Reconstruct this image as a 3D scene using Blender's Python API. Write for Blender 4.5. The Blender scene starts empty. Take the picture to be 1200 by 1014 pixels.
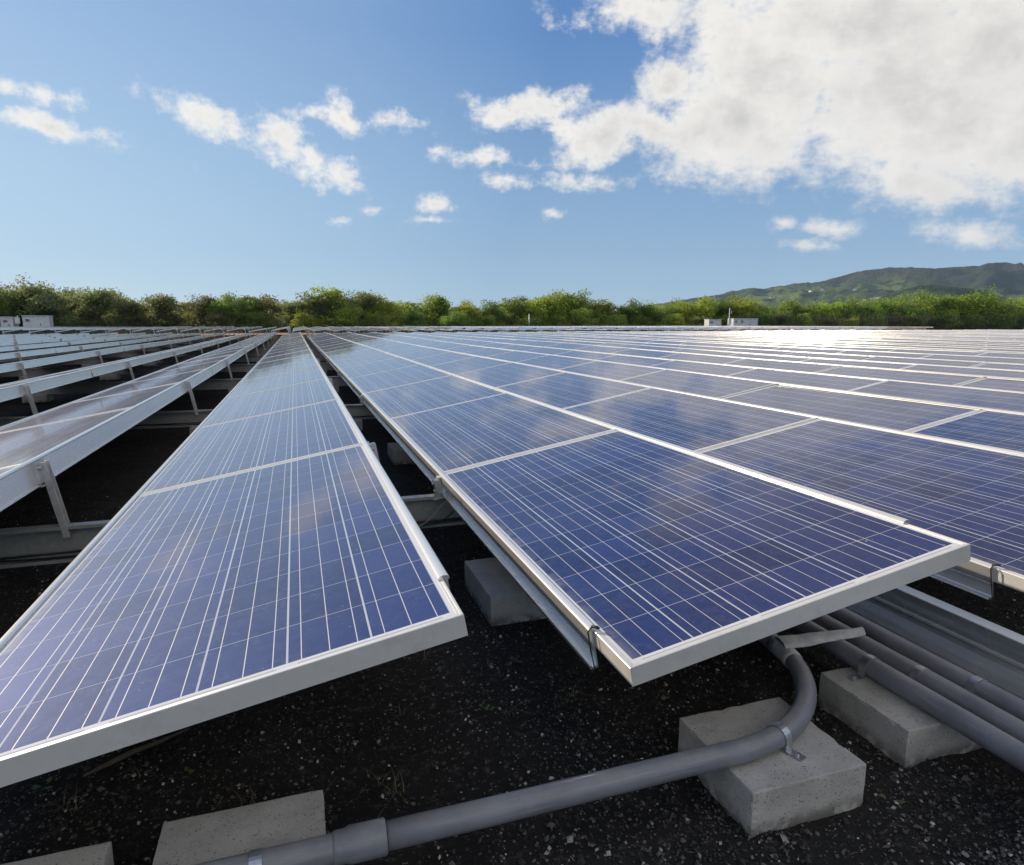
import bpy, bmesh, math, random
import numpy as np
from mathutils import Vector, Matrix, noise
random.seed(7)
rng = np.random.default_rng(7)
S = bpy.context.scene
COL = S.collection
rad = math.radians

# ------------------------------------------------------------------ camera
cd = bpy.data.cameras.new('camera'); cam = bpy.data.objects.new('camera', cd); COL.objects.link(cam)
cd.sensor_width = 36.0; cd.lens = 36.0 * 770 / 1200; cd.clip_start = 0.05; cd.clip_end = 20000
cam.location = (0, 0, 0); cam.rotation_euler = (rad(90) - 0.1643, 0, -0.3155)
S.camera = cam

# ------------------------------------------------------------------ light
SUN_AZ, SUN_EL = rad(-37), rad(20.3)
sdir = Vector((math.sin(SUN_AZ) * math.cos(SUN_EL), math.cos(SUN_AZ) * math.cos(SUN_EL), math.sin(SUN_EL)))
sl = bpy.data.lights.new('sun', 'SUN'); sl.energy = 3.9; sl.angle = rad(0.6); sl.color = (1.0, 0.84, 0.62)
so = bpy.data.objects.new('sun', sl); COL.objects.link(so); so.rotation_euler = (-sdir).to_track_quat('-Z', 'Y').to_euler()

S.view_settings.view_transform = 'Standard'; S.view_settings.look = 'None'
S.view_settings.gamma = 1.0; S.view_settings.exposure = 0.6

W = bpy.data.worlds.new('World'); S.world = W; W.use_nodes = True
wt = W.node_tree; wt.nodes.clear()
class NT:
    """small helper to write node maths as expressions"""
    def __init__(s, t): s.t = t
    def n(s, typ, **k):
        o = s.t.nodes.new(typ)
        for a, b in k.items(): setattr(o, a, b)
        return o
    def put(s, sock, v):
        if isinstance(v, bpy.types.NodeSocket): s.t.links.new(v, sock)
        else: sock.default_value = v
    def m(s, op, a, b=None, c=None, clamp=False):
        o = s.n('ShaderNodeMath', operation=op, use_clamp=clamp)
        s.put(o.inputs[0], a)
        if b is not None: s.put(o.inputs[1], b)
        if c is not None: s.put(o.inputs[2], c)
        return o.outputs[0]
    def mix(s, f, a, b, mode='MIX'):
        o = s.n('ShaderNodeMix', data_type='RGBA', blend_type=mode)
        s.put(o.inputs[0], f); s.put(o.inputs[6], a); s.put(o.inputs[7], b)
        return o.outputs[2]
    def ramp(s, v, lo, hi, a=0.0, b=1.0, smooth=True):
        o = s.n('ShaderNodeMapRange', interpolation_type='SMOOTHSTEP' if smooth else 'LINEAR')
        s.put(o.inputs[0], v); o.inputs[1].default_value = lo; o.inputs[2].default_value = hi
        o.inputs[3].default_value = a; o.inputs[4].default_value = b
        return o.outputs[0]
    def noise(s, vec, scale, detail=4, rough=0.5, out=0, dist=0.0, dim='3D'):
        o = s.n('ShaderNodeTexNoise', noise_dimensions=dim)
        if vec is not None: s.put(o.inputs['Vector'], vec)
        o.inputs['Scale'].default_value = scale; o.inputs['Detail'].default_value = detail
        o.inputs['Roughness'].default_value = rough; o.inputs['Distortion'].default_value = dist
        return o.outputs[out]
    def xyz(s, x, y, z=0.0):
        o = s.n('ShaderNodeCombineXYZ')
        for i, v in enumerate((x, y, z)): s.put(o.inputs[i], v)
        return o.outputs[0]
    def sep(s, v):
        o = s.n('ShaderNodeSeparateXYZ'); s.put(o.inputs[0], v); return o.outputs

w = NT(wt)
sky = w.n('ShaderNodeTexSky', sky_type='NISHITA', sun_disc=False)
sky.sun_elevation = SUN_EL; sky.sun_rotation = SUN_AZ
sky.altitude = 0; sky.air_density = 1.0; sky.dust_density = 0.25; sky.ozone_density = 2.2
tc = w.n('ShaderNodeTexCoord')
gx, gy, gz = w.sep(tc.outputs['Generated'])[:3]
az = w.m('MULTIPLY', w.m('ARCTAN2', gx, gy), 57.29578)
el = w.m('MULTIPLY', w.m('ARCSINE', gz), 57.29578)
# clouds: a layer of blobs in compass direction / elevation, their outlines broken up by noise
cosel = w.m('COSINE', w.m('MULTIPLY', el, 0.01745))
pv = tc.outputs['Generated']
na = w.n('ShaderNodeTexNoise'); na.inputs['Scale'].default_value = 7; na.inputs['Detail'].default_value = 7; na.inputs['Roughness'].default_value = 0.62
w.put(na.inputs['Vector'], pv)
nr, ng, nb = w.sep(na.outputs['Color'])[:3]
az2 = w.m('ADD', az, w.m('MULTIPLY', w.m('SUBTRACT', nr, 0.5), 5.0))
el2 = w.m('ADD', el, w.m('MULTIPLY', w.m('SUBTRACT', ng, 0.5), 2.6))
clouds = [(-16.33,14.99,2.26,0.60,1),(-15.34,13.0,4.7,0.72,-8),(-3.89,14.39,4.87,1.11,-18),(0.99,13.02,3.62,1.44,-33),(3.86,11.64,2.20,1.46,-28),(4.36,15.63,1.76,1.30,-48),(1.78,15.92,2.52,0.47,4),(8.72,15.69,1.84,0.73,2),(4.05,8.26,0.93,0.33,2),(6.32,9.12,0.81,0.26,1),(11.89,9.46,1.18,0.60,1),(10.95,8.24,1.54,0.27,1),(21.64,9.16,0.99,0.40,-1),(24.43,11.48,3.42,0.78,-4),(18.08,11.55,2.43,0.65,-0),(16.31,13.08,3.44,0.70,0),(19.47,16.67,4.62,1.34,6),(25.06,14.74,3.85,2.25,16),(29.82,15.15,3.28,1.80,-22),(31.02,18.29,2.78,2.32,-5),(28.87,22.83,5.28,1.85,-14),(38.0,18.46,8.06,6.60,-8),(47.23,15.92,9.35,6.88,-20),(48.81,9.99,4.64,1.8,-17),(39.45,7.68,0.86,0.57,-3),(42.92,7.24,2.20,0.62,-4),(41.52,6.0,1.43,0.51,-3),(51.93,6.12,3.01,1.03,-10),(43.56,20.87,13.72,3.10,-12),(54.5,11.6,4.27,3.4,-8),(62,14,7,6,-8),
          (40,35,19,13,-4),(66,27,15,9,0),(27,27,5,3.5,20),(47,52,30,12,0),(52,18,9,5,0),(50,14,10,6,-14),(36,15,7,5,-10),(135,35,45,16,0),(-125,34,45,15,0),(172,30,40,16,0),(-172,30,40,16,0),(180,70,60,15,0)]  # the large blobs behind the camera are unseen clouds added as neutral fill
dens = None
for a, e, ra, rb, th in clouds:
    c_, s_ = math.cos(rad(th)), math.sin(rad(th)); ce = math.cos(rad(e))
    dx = w.m('MULTIPLY', w.m('SUBTRACT', az2, a), ce); dy = w.m('SUBTRACT', el2, e)
    # p along, q across
    p = w.m('ADD', w.m('MULTIPLY', dx, c_ / ra), w.m('MULTIPLY', dy, s_ / ra))
    q = w.m('ADD', w.m('MULTIPLY', dx, -s_ / rb), w.m('MULTIPLY', dy, c_ / rb))
    d2 = w.m('ADD', w.m('MULTIPLY', p, p), w.m('MULTIPLY', q, q))
    v = w.m('SUBTRACT', 1.0, w.m('SQRT', d2))
    v = w.m('MULTIPLY', v, min(rb, 3.0) ** 0.5)
    dens = v if dens is None else w.m('MAXIMUM', dens, v)
fine = w.noise(pv, 22, 10, 0.64)
wisp = w.noise(w.xyz(gx, gy, w.m('MULTIPLY', gz, 2.2)), 46, 9, 0.66)
dens = w.m('ADD', dens, w.m('MULTIPLY', w.m('SUBTRACT', fine, 0.5), w.ramp(az, 20, 38, 3.9, 1.9)))
dens = w.m('ADD', dens, w.m('MULTIPLY', w.m('SUBTRACT', wisp, 0.5), 1.25))
cover = w.ramp(dens, -0.30, 0.92)
puff = w.noise(pv, 13, 8, 0.6)
thick = w.ramp(w.m('ADD', dens, w.m('MULTIPLY', w.m('SUBTRACT', puff, 0.5), 1.5)), 0.3, 2.3)
vtop = w.noise(w.xyz(w.m('ADD', gx, -0.02), gy, w.m('ADD', gz, 0.03)), 13, 8, 0.6)
thick = w.m('ADD', w.m('MULTIPLY', thick, 0.85), w.m('MULTIPLY', w.m('SUBTRACT', vtop, puff), 1.1), clamp=True)
big = w.noise(pv, 5.5, 5, 0.55)
thick = w.m('MULTIPLY', thick, w.ramp(big, 0.30, 0.62, 0.35, 1.0))
lit = w.mix(w.ramp(az, -10, 60), (10.4, 10.2, 9.7, 1), (9.7, 9.4, 8.9, 1))
lit = w.mix(w.ramp(gy, 0.0, -0.3), lit, (13.5, 12.8, 11.8, 1))  # added clouds behind the camera are made brighter to lift the fill
ccol = w.mix(thick, lit, w.mix(w.ramp(gy, 0.0, -0.3), (6.3, 6.1, 6.0, 1), (11.5, 10.9, 10.2, 1)))
# overhead the cloud bases are darker
ccol = w.mix(w.m('MULTIPLY', w.ramp(el, 23.0, 30, 0.0, 0.9), w.ramp(gy, 0.0, 0.3)), ccol, (2.3, 2.0, 1.95, 1))
veil = w.m('MULTIPLY', w.ramp(w.noise(pv, 3.2, 6, 0.6), 0.5, 0.75), 0.04)
K = 10.6
def sc(c): return (c[0] * K, c[1] * K, c[2] * K, 1)
air = w.mix(w.ramp(el, 0, 6, smooth=False), sc((.42, .61, .76)), sc((.28, .46, .685)))
air = w.mix(w.ramp(el, 6, 22, smooth=False), air, sc((.105, .255, .56)))
air = w.mix(w.ramp(el, 22, 65, smooth=False), air, sc((.06, .15, .42)))
dp = w.n('ShaderNodeVectorMath', operation='DOT_PRODUCT'); w.put(dp.inputs[0], tc.outputs['Generated']); dp.inputs[1].default_value = tuple(sdir)
glow = w.ramp(dp.outputs['Value'], 0.58, 1.0, 0.0, 0.27, False)
air = w.mix(1.0, air, w.mix(glow, (0, 0, 0, 1), sc((.90, 1.02, .90))), 'ADD')
air = w.mix(0.12, air, sky.outputs[0])
skyc = w.mix(veil, air, (7.5, 7.5, 7.6, 1))
skyc = w.mix(cover, skyc, ccol)
bg = w.n('ShaderNodeBackground'); w.put(bg.inputs[0], skyc); bg.inputs[1].default_value = 0.062
wo = w.n('ShaderNodeOutputWorld'); wt.links.new(bg.outputs[0], wo.inputs[0])

# ------------------------------------------------------------------ constants of the solar field (metres, camera at the origin)
TILT = 0.1797; PW, PL, PH = 0.992, 1.956, 0.046
PITCH = 1.345; XB = 0.655; ZLOW = -0.739; Y0 = 1.18; STEP = 1.972
G = -1.10                       # ground level
CT, ST = math.cos(TILT), math.sin(TILT)
NP = 20                         # panels in a row
RSEG = 4 * STEP
ROWS = list(range(-12, 46))
YJ = 1.368                      # rails begin

# ------------------------------------------------------------------ materials
def new_mat(name):
    m = bpy.data.materials.new(name); m.use_nodes = True
    t = m.node_tree; t.nodes.clear(); h = NT(t)
    b = h.n('ShaderNodeBsdfPrincipled'); o = h.n('ShaderNodeOutputMaterial'); t.links.new(b.outputs[0], o.inputs[0])
    return m, h, b
def objpos(h):
    return h.n('ShaderNodeTexCoord').outputs['Object']
def worldpos(h):
    return h.n('ShaderNodeNewGeometry').outputs['Position']
def bump(h, b, height, strength, dist):
    o = h.n('ShaderNodeBump'); o.inputs['Strength'].default_value = strength; o.inputs['Distance'].default_value = dist
    h.put(o.inputs['Height'], height); h.t.links.new(o.outputs[0], b.inputs['Normal'])

def metal(name, c1, c2, met, ro1, ro2, stretch=1.0, dirt=0.0):
    m, h, b = new_mat(name)
    p = worldpos(h); x, y, z = h.sep(p)[:3]
    st = h.xyz(x, h.m('MULTIPLY', y, stretch), z)
    n1 = h.noise(st, 45, 4, 0.6); n2 = h.noise(p, 6, 5 if dirt > 0.2 else 1, 0.6); n3 = h.noise(p, 260, 3, 0.7)
    col = h.mix(h.ramp(n1, 0.3, 0.7), c1, c2)
    col = h.mix(h.m('MULTIPLY', h.ramp(n2, 0.52, 0.72), dirt), col, (0.16, 0.14, 0.11, 1))
    if dirt > 0.2: col = h.mix(h.ramp(n3, 0.66, 0.76, 0, 0.5 * dirt + 0.08), col, (0.12, 0.10, 0.08, 1))
    if name == 'anodised_frame':      # hairline mitre joints at the corners
        ox, oy = h.sep(objpos(h))[:2]
        cx = h.m('MINIMUM', ox, h.m('SUBTRACT', 0.992, ox)); cy = h.m('MINIMUM', oy, h.m('SUBTRACT', 1.956, oy))
        ln = h.m('LESS_THAN', h.m('ABSOLUTE', h.m('SUBTRACT', cx, cy)), 0.00045)
        ln = h.m('MULTIPLY', ln, h.m('MULTIPLY', h.m('LESS_THAN', cx, 0.03), h.m('GREATER_THAN', cx, 0.0006)))
        col = h.mix(ln, col, (0.08, 0.08, 0.08, 1))
        grime = h.m('MULTIPLY', h.ramp(h.noise(p, 14, 6, 0.7), 0.5, 0.75), 0.28)
        col = h.mix(grime, col, (0.36, 0.33, 0.29, 1))
    h.put(b.inputs['Base Color'], col); b.inputs['Metallic'].default_value = met
    h.put(b.inputs['Roughness'], h.ramp(n2, 0.3, 0.7, ro1, ro2))
    if dirt > 0.2: bump(h, b, n1, 0.04, 0.001)
    return m
M = {}
M['frame'] = metal('anodised_frame', (0.74, 0.725, 0.69, 1), (0.71, 0.70, 0.67, 1), 0.35, 0.36, 0.46, 0.15, 0.06)
M['rail'] = metal('mill_aluminium_rail', (0.80, 0.785, 0.76, 1), (0.74, 0.73, 0.71, 1), 0.74, 0.15, 0.19, 0.15, 0.02)
M['galv'] = metal('galvanised_steel', (0.58, 0.57, 0.55, 1), (0.46, 0.455, 0.44, 1), 0.55, 0.4, 0.62, 0.5, 0.45)
M['beamgalv'] = metal('galvanised_beam', (0.42, 0.41, 0.385, 1), (0.33, 0.325, 0.31, 1), 0.45, 0.35, 0.55, 0.3, 0.4)
def plain_metal(name, c, met, ro):
    m, h, b = new_mat(name); n1 = h.noise(worldpos(h), 1.6, 2, 0.5)
    h.put(b.inputs['Base Color'], h.mix(h.ramp(n1, 0.3, 0.7), c, tuple(x * 0.93 for x in c[:3]) + (1,)))
    b.inputs['Metallic'].default_value = met; b.inputs['Roughness'].default_value = ro
    return m
M['rail'] = plain_metal('mill_aluminium_rail', (0.77, 0.765, 0.75, 1), 0.72, 0.25)
M['flange'] = plain_metal('bright_flange', (0.86, 0.85, 0.82, 1), 0.1, 0.4)
M['cap'] = plain_metal('aluminium_rail_cap', (0.84, 0.82, 0.78, 1), 0.45, 0.155)
M['channel'] = metal('weathered_channel', (0.72, 0.71, 0.69, 1), (0.60, 0.595, 0.58, 1), 0.5, 0.22, 0.30, 0.08, 0.12)
M['strap'] = metal('clamp_steel', (0.55, 0.56, 0.57, 1), (0.42, 0.43, 0.45, 1), 0.8, 0.3, 0.45, 1.0, 0.25)

def cell_material():
    m, h, b = new_mat('photovoltaic_laminate')
    uv = h.n('ShaderNodeUVMap'); uv.uv_map = 'UVMap'
    u, v = h.sep(uv.outputs[0])[:2]
    a, bb = 0.1585, 0.1580; mu, mv = (PW - 6 * a) / 2, (PL - 12 * bb) / 2
    uc = h.m('DIVIDE', h.m('SUBTRACT', u, mu), a); vc = h.m('DIVIDE', h.m('SUBTRACT', v, mv), bb)
    def near_edge(c, wdt):   # 1 within wdt of a whole number
        d = h.m('ABSOLUTE', h.m('SUBTRACT', h.m('FRACT', h.m('ADD', c, 0.5)), 0.5))
        return h.m('LESS_THAN', d, wdt)
    gu = near_edge(uc, 0.0021 / a); gv = near_edge(vc, 0.0008 / bb)
    inside = h.m('MULTIPLY', h.m('MULTIPLY', h.m('GREATER_THAN', uc, 0), h.m('LESS_THAN', uc, 6)),
                 h.m('MULTIPLY', h.m('GREATER_THAN', vc, 0), h.m('LESS_THAN', vc, 12)))
    bus = near_edge(h.m('ADD', h.m('MULTIPLY', uc, 3), 0.5), 3 * 0.0009 / a)
    insu = h.m('MULTIPLY', h.m('GREATER_THAN', uc, 0), h.m('LESS_THAN', uc, 6))
    insv = h.m('MULTIPLY', h.m('GREATER_THAN', vc, -0.06), h.m('LESS_THAN', vc, 12.06))
    bus = h.m('MULTIPLY', bus, h.m('MULTIPLY', insu, insv))
    cellid = h.xyz(h.m('FLOOR', uc), h.m('FLOOR', vc), 0.0)
    oi = h.n('ShaderNodeObjectInfo')
    wn = h.n('ShaderNodeTexWhiteNoise', noise_dimensions='4D'); h.put(wn.inputs['Vector'], cellid); h.put(wn.inputs['W'], oi.outputs['Random'])
    vo = h.n('ShaderNodeTexVoronoi'); h.put(vo.inputs['Vector'], uv.outputs[0]); vo.inputs['Scale'].default_value = 58
    gr = h.sep(vo.outputs['Color'])[0]
    wp = worldpos(h)
    c = h.mix(wn.outputs[0], (0.006, 0.020, 0.098, 1), (0.016, 0.037, 0.172, 1))
    c = h.mix(h.ramp(gr, 0, 1, 0, 0.45, False), c, (0.026, 0.048, 0.185, 1))
    fing = h.m('GREATER_THAN', h.m('FRACT', h.m('MULTIPLY', vc, 62)), 0.93)
    c = h.mix(h.m('MULTIPLY', fing, 0.18), c, (0.35, 0.38, 0.45, 1))
    back = h.m('MAXIMUM', h.m('MAXIMUM', gu, gv), h.m('SUBTRACT', 1.0, inside))
    c = h.mix(back, c, h.mix(inside, (0.62, 0.64, 0.68, 1), (0.46, 0.49, 0.56, 1)))
    c = h.mix(bus, c, (0.58, 0.58, 0.58, 1))
    fr2 = h.m('FRACT', h.m('MULTIPLY', uc, 0.5))
    rib = h.m('MULTIPLY', h.m('MULTIPLY', h.m('GREATER_THAN', fr2, 0.06), h.m('LESS_THAN', fr2, 0.94)), h.m('MULTIPLY', insu, h.m('MULTIPLY', h.m('GREATER_THAN', v, 0.0175), h.m('LESS_THAN', v, 0.0215))))
    c = h.mix(rib, c, (0.36, 0.37, 0.39, 1))
    # dust film, rain marks, specks
    d1 = h.noise(wp, 2.3, 5, 0.65); sx, sy, sz = h.sep(wp)[:3]
    d2 = h.noise(h.xyz(h.m('MULTIPLY', sx, 2.0), h.m('MULTIPLY', sy, 22.0), sz), 1.0, 4, 0.6)
    dust = h.m('ADD', h.ramp(d1, 0.35, 0.75, 0.008, 0.04), h.ramp(d2, 0.5, 0.8, 0, 0.025))
    low = h.m('ADD', h.ramp(u, 0.012, 0.06, 0.30, 0.0), h.ramp(v, 0.012, 0.035, 0.14, 0.0))
    dust = h.m('ADD', dust, h.m('MULTIPLY', low, h.ramp(d2, 0.3, 0.6)))
    spk = h.ramp(h.noise(wp, 130, 2, 0.5), 0.735, 0.77, 0, 0.75)
    vd = h.n('ShaderNodeTexVoronoi'); h.put(vd.inputs['Vector'], wp); vd.inputs['Scale'].default_value = 2.6
    drop = h.m('MULTIPLY', h.m('LESS_THAN', h.m('ADD', vd.outputs['Distance'], h.m('MULTIPLY', h.noise(wp, 60, 3), 0.02)), 0.028), h.m('GREATER_THAN', h.sep(vd.outputs['Color'])[0], 0.55))
    spk = h.m('MAXIMUM', spk, h.m('MULTIPLY', drop, 0.8))
    ring = h.m('MULTIPLY', h.ramp(h.m('ABSOLUTE', h.m('SUBTRACT', h.noise(wp, 5.5, 4, 0.55), 0.55)), 0.0, 0.012, 0.05, 0), 1.0)
    spk = h.m('MAXIMUM', spk, ring)
    dust = h.m('ADD', dust, spk, clamp=True)
    c = h.mix(dust, c, (0.42, 0.40, 0.36, 1))
    h.put(b.inputs['Base Color'], c)
    cm = h.m('SUBTRACT', 1.0, h.m('MAXIMUM', back, h.m('MULTIPLY', bus, 0.3)))
    h.put(b.inputs['Metallic'], h.m('MULTIPLY', h.m('MULTIPLY', cm, 0.36), h.m('SUBTRACT', 1.0, dust)))
    b.inputs['Roughness'].default_value = 0.62
    b.inputs['Sheen Weight'].default_value = 0.075; b.inputs['Sheen Roughness'].default_value = 0.35; b.inputs['Sheen Tint'].default_value = (0.84, 0.93, 1.0, 1)
    b.inputs['Specular IOR Level'].default_value = 0.02
    b.inputs['Coat Weight'].default_value = 0.85; b.inputs['Coat IOR'].default_value = 1.42
    h.put(b.inputs['Coat Roughness'], h.ramp(d1, 0.3, 0.7, 0.045, 0.085))
    n3 = h.noise(wp, 7, 3, 0.5)
    bp = h.n('ShaderNodeBump'); bp.inputs['Strength'].default_value = 0.03; bp.inputs['Distance'].default_value = 0.01
    h.put(bp.inputs['Height'], n3); h.t.links.new(bp.outputs[0], b.inputs['Coat Normal'])
    return m
M['cell'] = cell_material()

def rough_mat(name, stops, scale, rough, bs, bd, scale2=None, spec=0.3):
    m, h, b = new_mat(name); p = worldpos(h)
    n1 = h.noise(p, scale, 7, 0.65); n2 = h.noise(p, scale2 or scale * 9, 5, 0.7)
    c = h.mix(h.ramp(n1, 0.3, 0.7), stops[0], stops[1])
    c = h.mix(h.ramp(n2, 0.55, 0.75), c, stops[2])
    h.put(b.inputs['Base Color'], c); b.inputs['Roughness'].default_value = rough; b.inputs['Specular IOR Level'].default_value = spec
    bump(h, b, n2, bs, bd)
    return m, h, b
def concrete():
    m, h, b = new_mat('cast_concrete'); p = worldpos(h)
    n1 = h.noise(p, 9, 5, 0.6); n2 = h.noise(p, 170, 4, 0.7)
    vo = h.n('ShaderNodeTexVoronoi'); h.put(vo.inputs['Vector'], p); vo.inputs['Scale'].default_value = 105
    pit = h.m('MULTIPLY', h.ramp(vo.outputs['Distance'], 0.12, 0.24, 1, 0), h.m('GREATER_THAN', h.noise(p, 40, 2), 0.47))
    c = h.mix(h.ramp(n1, 0.3, 0.7), (0.36, 0.345, 0.31, 1), (0.47, 0.45, 0.41, 1))
    c = h.mix(h.ramp(n2, 0.5, 0.72, 0, 0.6), c, (0.20, 0.195, 0.18, 1))
    c = h.mix(h.m('MULTIPLY', pit, 0.75), c, (0.09, 0.085, 0.08, 1))
    stain = h.ramp(h.noise(p, 5.5, 6, 0.7), 0.52, 0.68, 0, 0.38)
    c = h.mix(stain, c, (0.20, 0.18, 0.15, 1))
    z = h.sep(p)[2]
    dirt = h.m('MULTIPLY', h.ramp(z, G, G + 0.045, 1, 0), h.ramp(h.noise(p, 25, 4), 0.32, 0.55))
    c = h.mix(h.m('MULTIPLY', dirt, 0.7), c, (0.06, 0.05, 0.04, 1))
    h.put(b.inputs['Base Color'], c); b.inputs['Roughness'].default_value = 0.92; b.inputs['Specular IOR Level'].default_value = 0.2
    bump(h, b, h.m('SUBTRACT', n2, h.m('MULTIPLY', pit, 0.8)), 0.6, 0.003)
    return m
M['concrete'] = concrete()
def ground_mat():
    m, h, b = new_mat('dark_cinder_soil'); p = worldpos(h); x, y, z = h.sep(p)[:3]
    n1 = h.noise(p, 1.4, 7, 0.65); n2 = h.noise(p, 38, 6, 0.75); n3 = h.noise(p, 0.12, 5, 0.6)
    c = h.mix(h.ramp(n1, 0.35, 0.7), (0.017, 0.0165, 0.0158, 1), (0.034, 0.032, 0.029, 1))
    c = h.mix(h.ramp(n2, 0.52, 0.68, 0, 0.9), c, (0.080, 0.073, 0.065, 1))
    vo = h.n('ShaderNodeTexVoronoi'); h.put(vo.inputs['Vector'], p); vo.inputs['Scale'].default_value = 95
    sp = h.m('MULTIPLY', h.ramp(vo.outputs['Distance'], 0.16, 0.30, 1, 0), h.m('GREATER_THAN', h.sep(vo.outputs['Color'])[1], 0.84))
    c = h.mix(h.m('MULTIPLY', sp, 0.8), c, (0.26, 0.245, 0.225, 1))
    tan = h.m('MULTIPLY', h.m('MULTIPLY', h.ramp(y, 40.5, 42.0), h.ramp(n3, 0.3, 0.5)), h.m('MULTIPLY', h.ramp(x, -13, -8), h.ramp(x, 4, 1)))          # brown dirt road beyond the first block of rows
    tan2 = h.m('MULTIPLY', h.ramp(h.noise(p, 0.35, 5), 0.55, 0.66), h.ramp(y, 14, 24))
    tan = h.m('MAXIMUM', tan, tan2)
    c = h.mix(tan, c, h.mix(h.ramp(n1, 0.3, 0.7), (0.33, 0.20, 0.12, 1), (0.42, 0.28, 0.18, 1)))
    c = h.mix(h.ramp(y, 300, 600), c, (0.05, 0.08, 0.03, 1))
    h.put(b.inputs['Base Color'], c); b.inputs['Roughness'].default_value = 0.95; b.inputs['Specular IOR Level'].default_value = 0.15
    bump(h, b, n2, 1.0, 0.012)
    return m
M['ground'] = ground_mat()
def pebble_mat():
    m, h, b = new_mat('pebbles'); g = h.n('ShaderNodeNewGeometry')
    patch = h.noise(g.outputs['Position'], 3.2, 4, 0.6)
    r = h.m('ADD', g.outputs['Random Per Island'], h.m('MULTIPLY', h.m('SUBTRACT', patch, 0.5), 0.55))
    c = h.mix(h.ramp(r, 0.35, 0.75), (0.024, 0.022, 0.020, 1), (0.10, 0.09, 0.08, 1))
    c = h.mix(h.ramp(r, 0.86, 0.99), c, (0.46, 0.43, 0.39, 1))
    h.put(b.inputs['Base Color'], c); b.inputs['Roughness'].default_value = 0.85
    return m
M['pebble'] = pebble_mat()
M['pvc'], h_, b_ = rough_mat('grey_pvc', ((0.155, 0.155, 0.168, 1), (0.205, 0.205, 0.22, 1), (0.125, 0.12, 0.115, 1)), 9, 0.36, 0.05, 0.002, 160, 0.5)
def pvc():
    m, h, b = new_mat('weathered_grey_pvc'); p = objpos(h); g = h.n('ShaderNodeNewGeometry')
    x, y, z = h.sep(p)[:3]; nz = h.sep(g.outputs['Normal'])[2]
    n1 = h.noise(p, 7, 6, 0.65); n2 = h.noise(p, 120, 4, 0.7); n3 = h.noise(h.xyz(h.m('MULTIPLY', x, 5), h.m('MULTIPLY', y, 9), h.m('MULTIPLY', z, 160)), 1.0, 4, 0.6)
    c = h.mix(h.ramp(n1, 0.3, 0.7), (0.150, 0.150, 0.166, 1), (0.205, 0.205, 0.222, 1))
    c = h.mix(h.ramp(n3, 0.56, 0.66, 0, 0.35), c, (0.30, 0.30, 0.31, 1))
    c = h.mix(h.m('MULTIPLY', h.ramp(nz, 0.35, 0.95), h.ramp(h.noise(p, 18, 6, 0.7), 0.35, 0.7, 0.05, 0.55)), c, (0.27, 0.25, 0.22, 1))
    c = h.mix(h.ramp(n2, 0.62, 0.74, 0, 0.55), c, (0.08, 0.075, 0.07, 1))
    h.put(b.inputs['Base Color'], c); h.put(b.inputs['Roughness'], h.ramp(n1, 0.3, 0.7, 0.30, 0.48)); b.inputs['Specular IOR Level'].default_value = 0.5
    bump(h, b, n2, 0.08, 0.002)
    return m
M['pvc'] = pvc()
M['tape'], h_, b_ = rough_mat('weathered_tape', ((0.36, 0.35, 0.33, 1), (0.52, 0.51, 0.48, 1), (0.24, 0.235, 0.22, 1)), 30, 0.45, 0.5, 0.006, 70, 0.5)
M['cable'], h_, b_ = rough_mat('black_cable', ((0.018, 0.018, 0.018, 1), (0.03, 0.03, 0.03, 1), (0.06, 0.055, 0.05, 1)), 20, 0.5, 0.05, 0.002)
M['redcable'], h_, b_ = rough_mat('pale_cable', ((0.32, 0.22, 0.20, 1), (0.40, 0.30, 0.27, 1), (0.2, 0.15, 0.13, 1)), 20, 0.5, 0.05, 0.002)
M['cabinet'], h_, b_ = rough_mat('painted_cabinet', ((0.62, 0.64, 0.67, 1), (0.54, 0.56, 0.60, 1), (0.42, 0.43, 0.44, 1)), 1.6, 0.5, 0.05, 0.002, 8)
M['darkmetal'], h_, b_ = rough_mat('dark_fence_metal', ((0.035, 0.035, 0.032, 1), (0.055, 0.05, 0.045, 1), (0.08, 0.06, 0.045, 1)), 4, 0.6, 0.05, 0.002)
M['bark'], h_, b_ = rough_mat('bark', ((0.10, 0.08, 0.06, 1), (0.16, 0.13, 0.10, 1), (0.05, 0.04, 0.03, 1)), 3, 0.9, 0.5, 0.02)
M['drygrass'], h_, b_ = rough_mat('dry_grass', ((0.10, 0.095, 0.045, 1), (0.17, 0.14, 0.08, 1), (0.06, 0.075, 0.03, 1)), 12, 0.8, 0.1, 0.002)
M['weed'], h_, b_ = rough_mat('weed_leaf', ((0.055, 0.085, 0.03, 1), (0.09, 0.12, 0.045, 1), (0.04, 0.055, 0.02, 1)), 20, 0.6, 0.1, 0.002)
M['wood'], h_, b_ = rough_mat('grey_stick', ((0.075, 0.062, 0.045, 1), (0.12, 0.10, 0.075, 1), (0.05, 0.045, 0.035, 1)), 25, 0.9, 0.6, 0.004)
M['housewall'], h_, b_ = rough_mat('pale_house_wall', ((0.62, 0.58, 0.52, 1), (0.72, 0.68, 0.62, 1), (0.5, 0.46, 0.40, 1)), 0.02, 0.8, 0.05, 0.002)
M['houseroof'], h_, b_ = rough_mat('house_roof', ((0.26, 0.20, 0.17, 1), (0.36, 0.28, 0.24, 1), (0.3, 0.3, 0.3, 1)), 0.02, 0.8, 0.05, 0.002)

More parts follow.
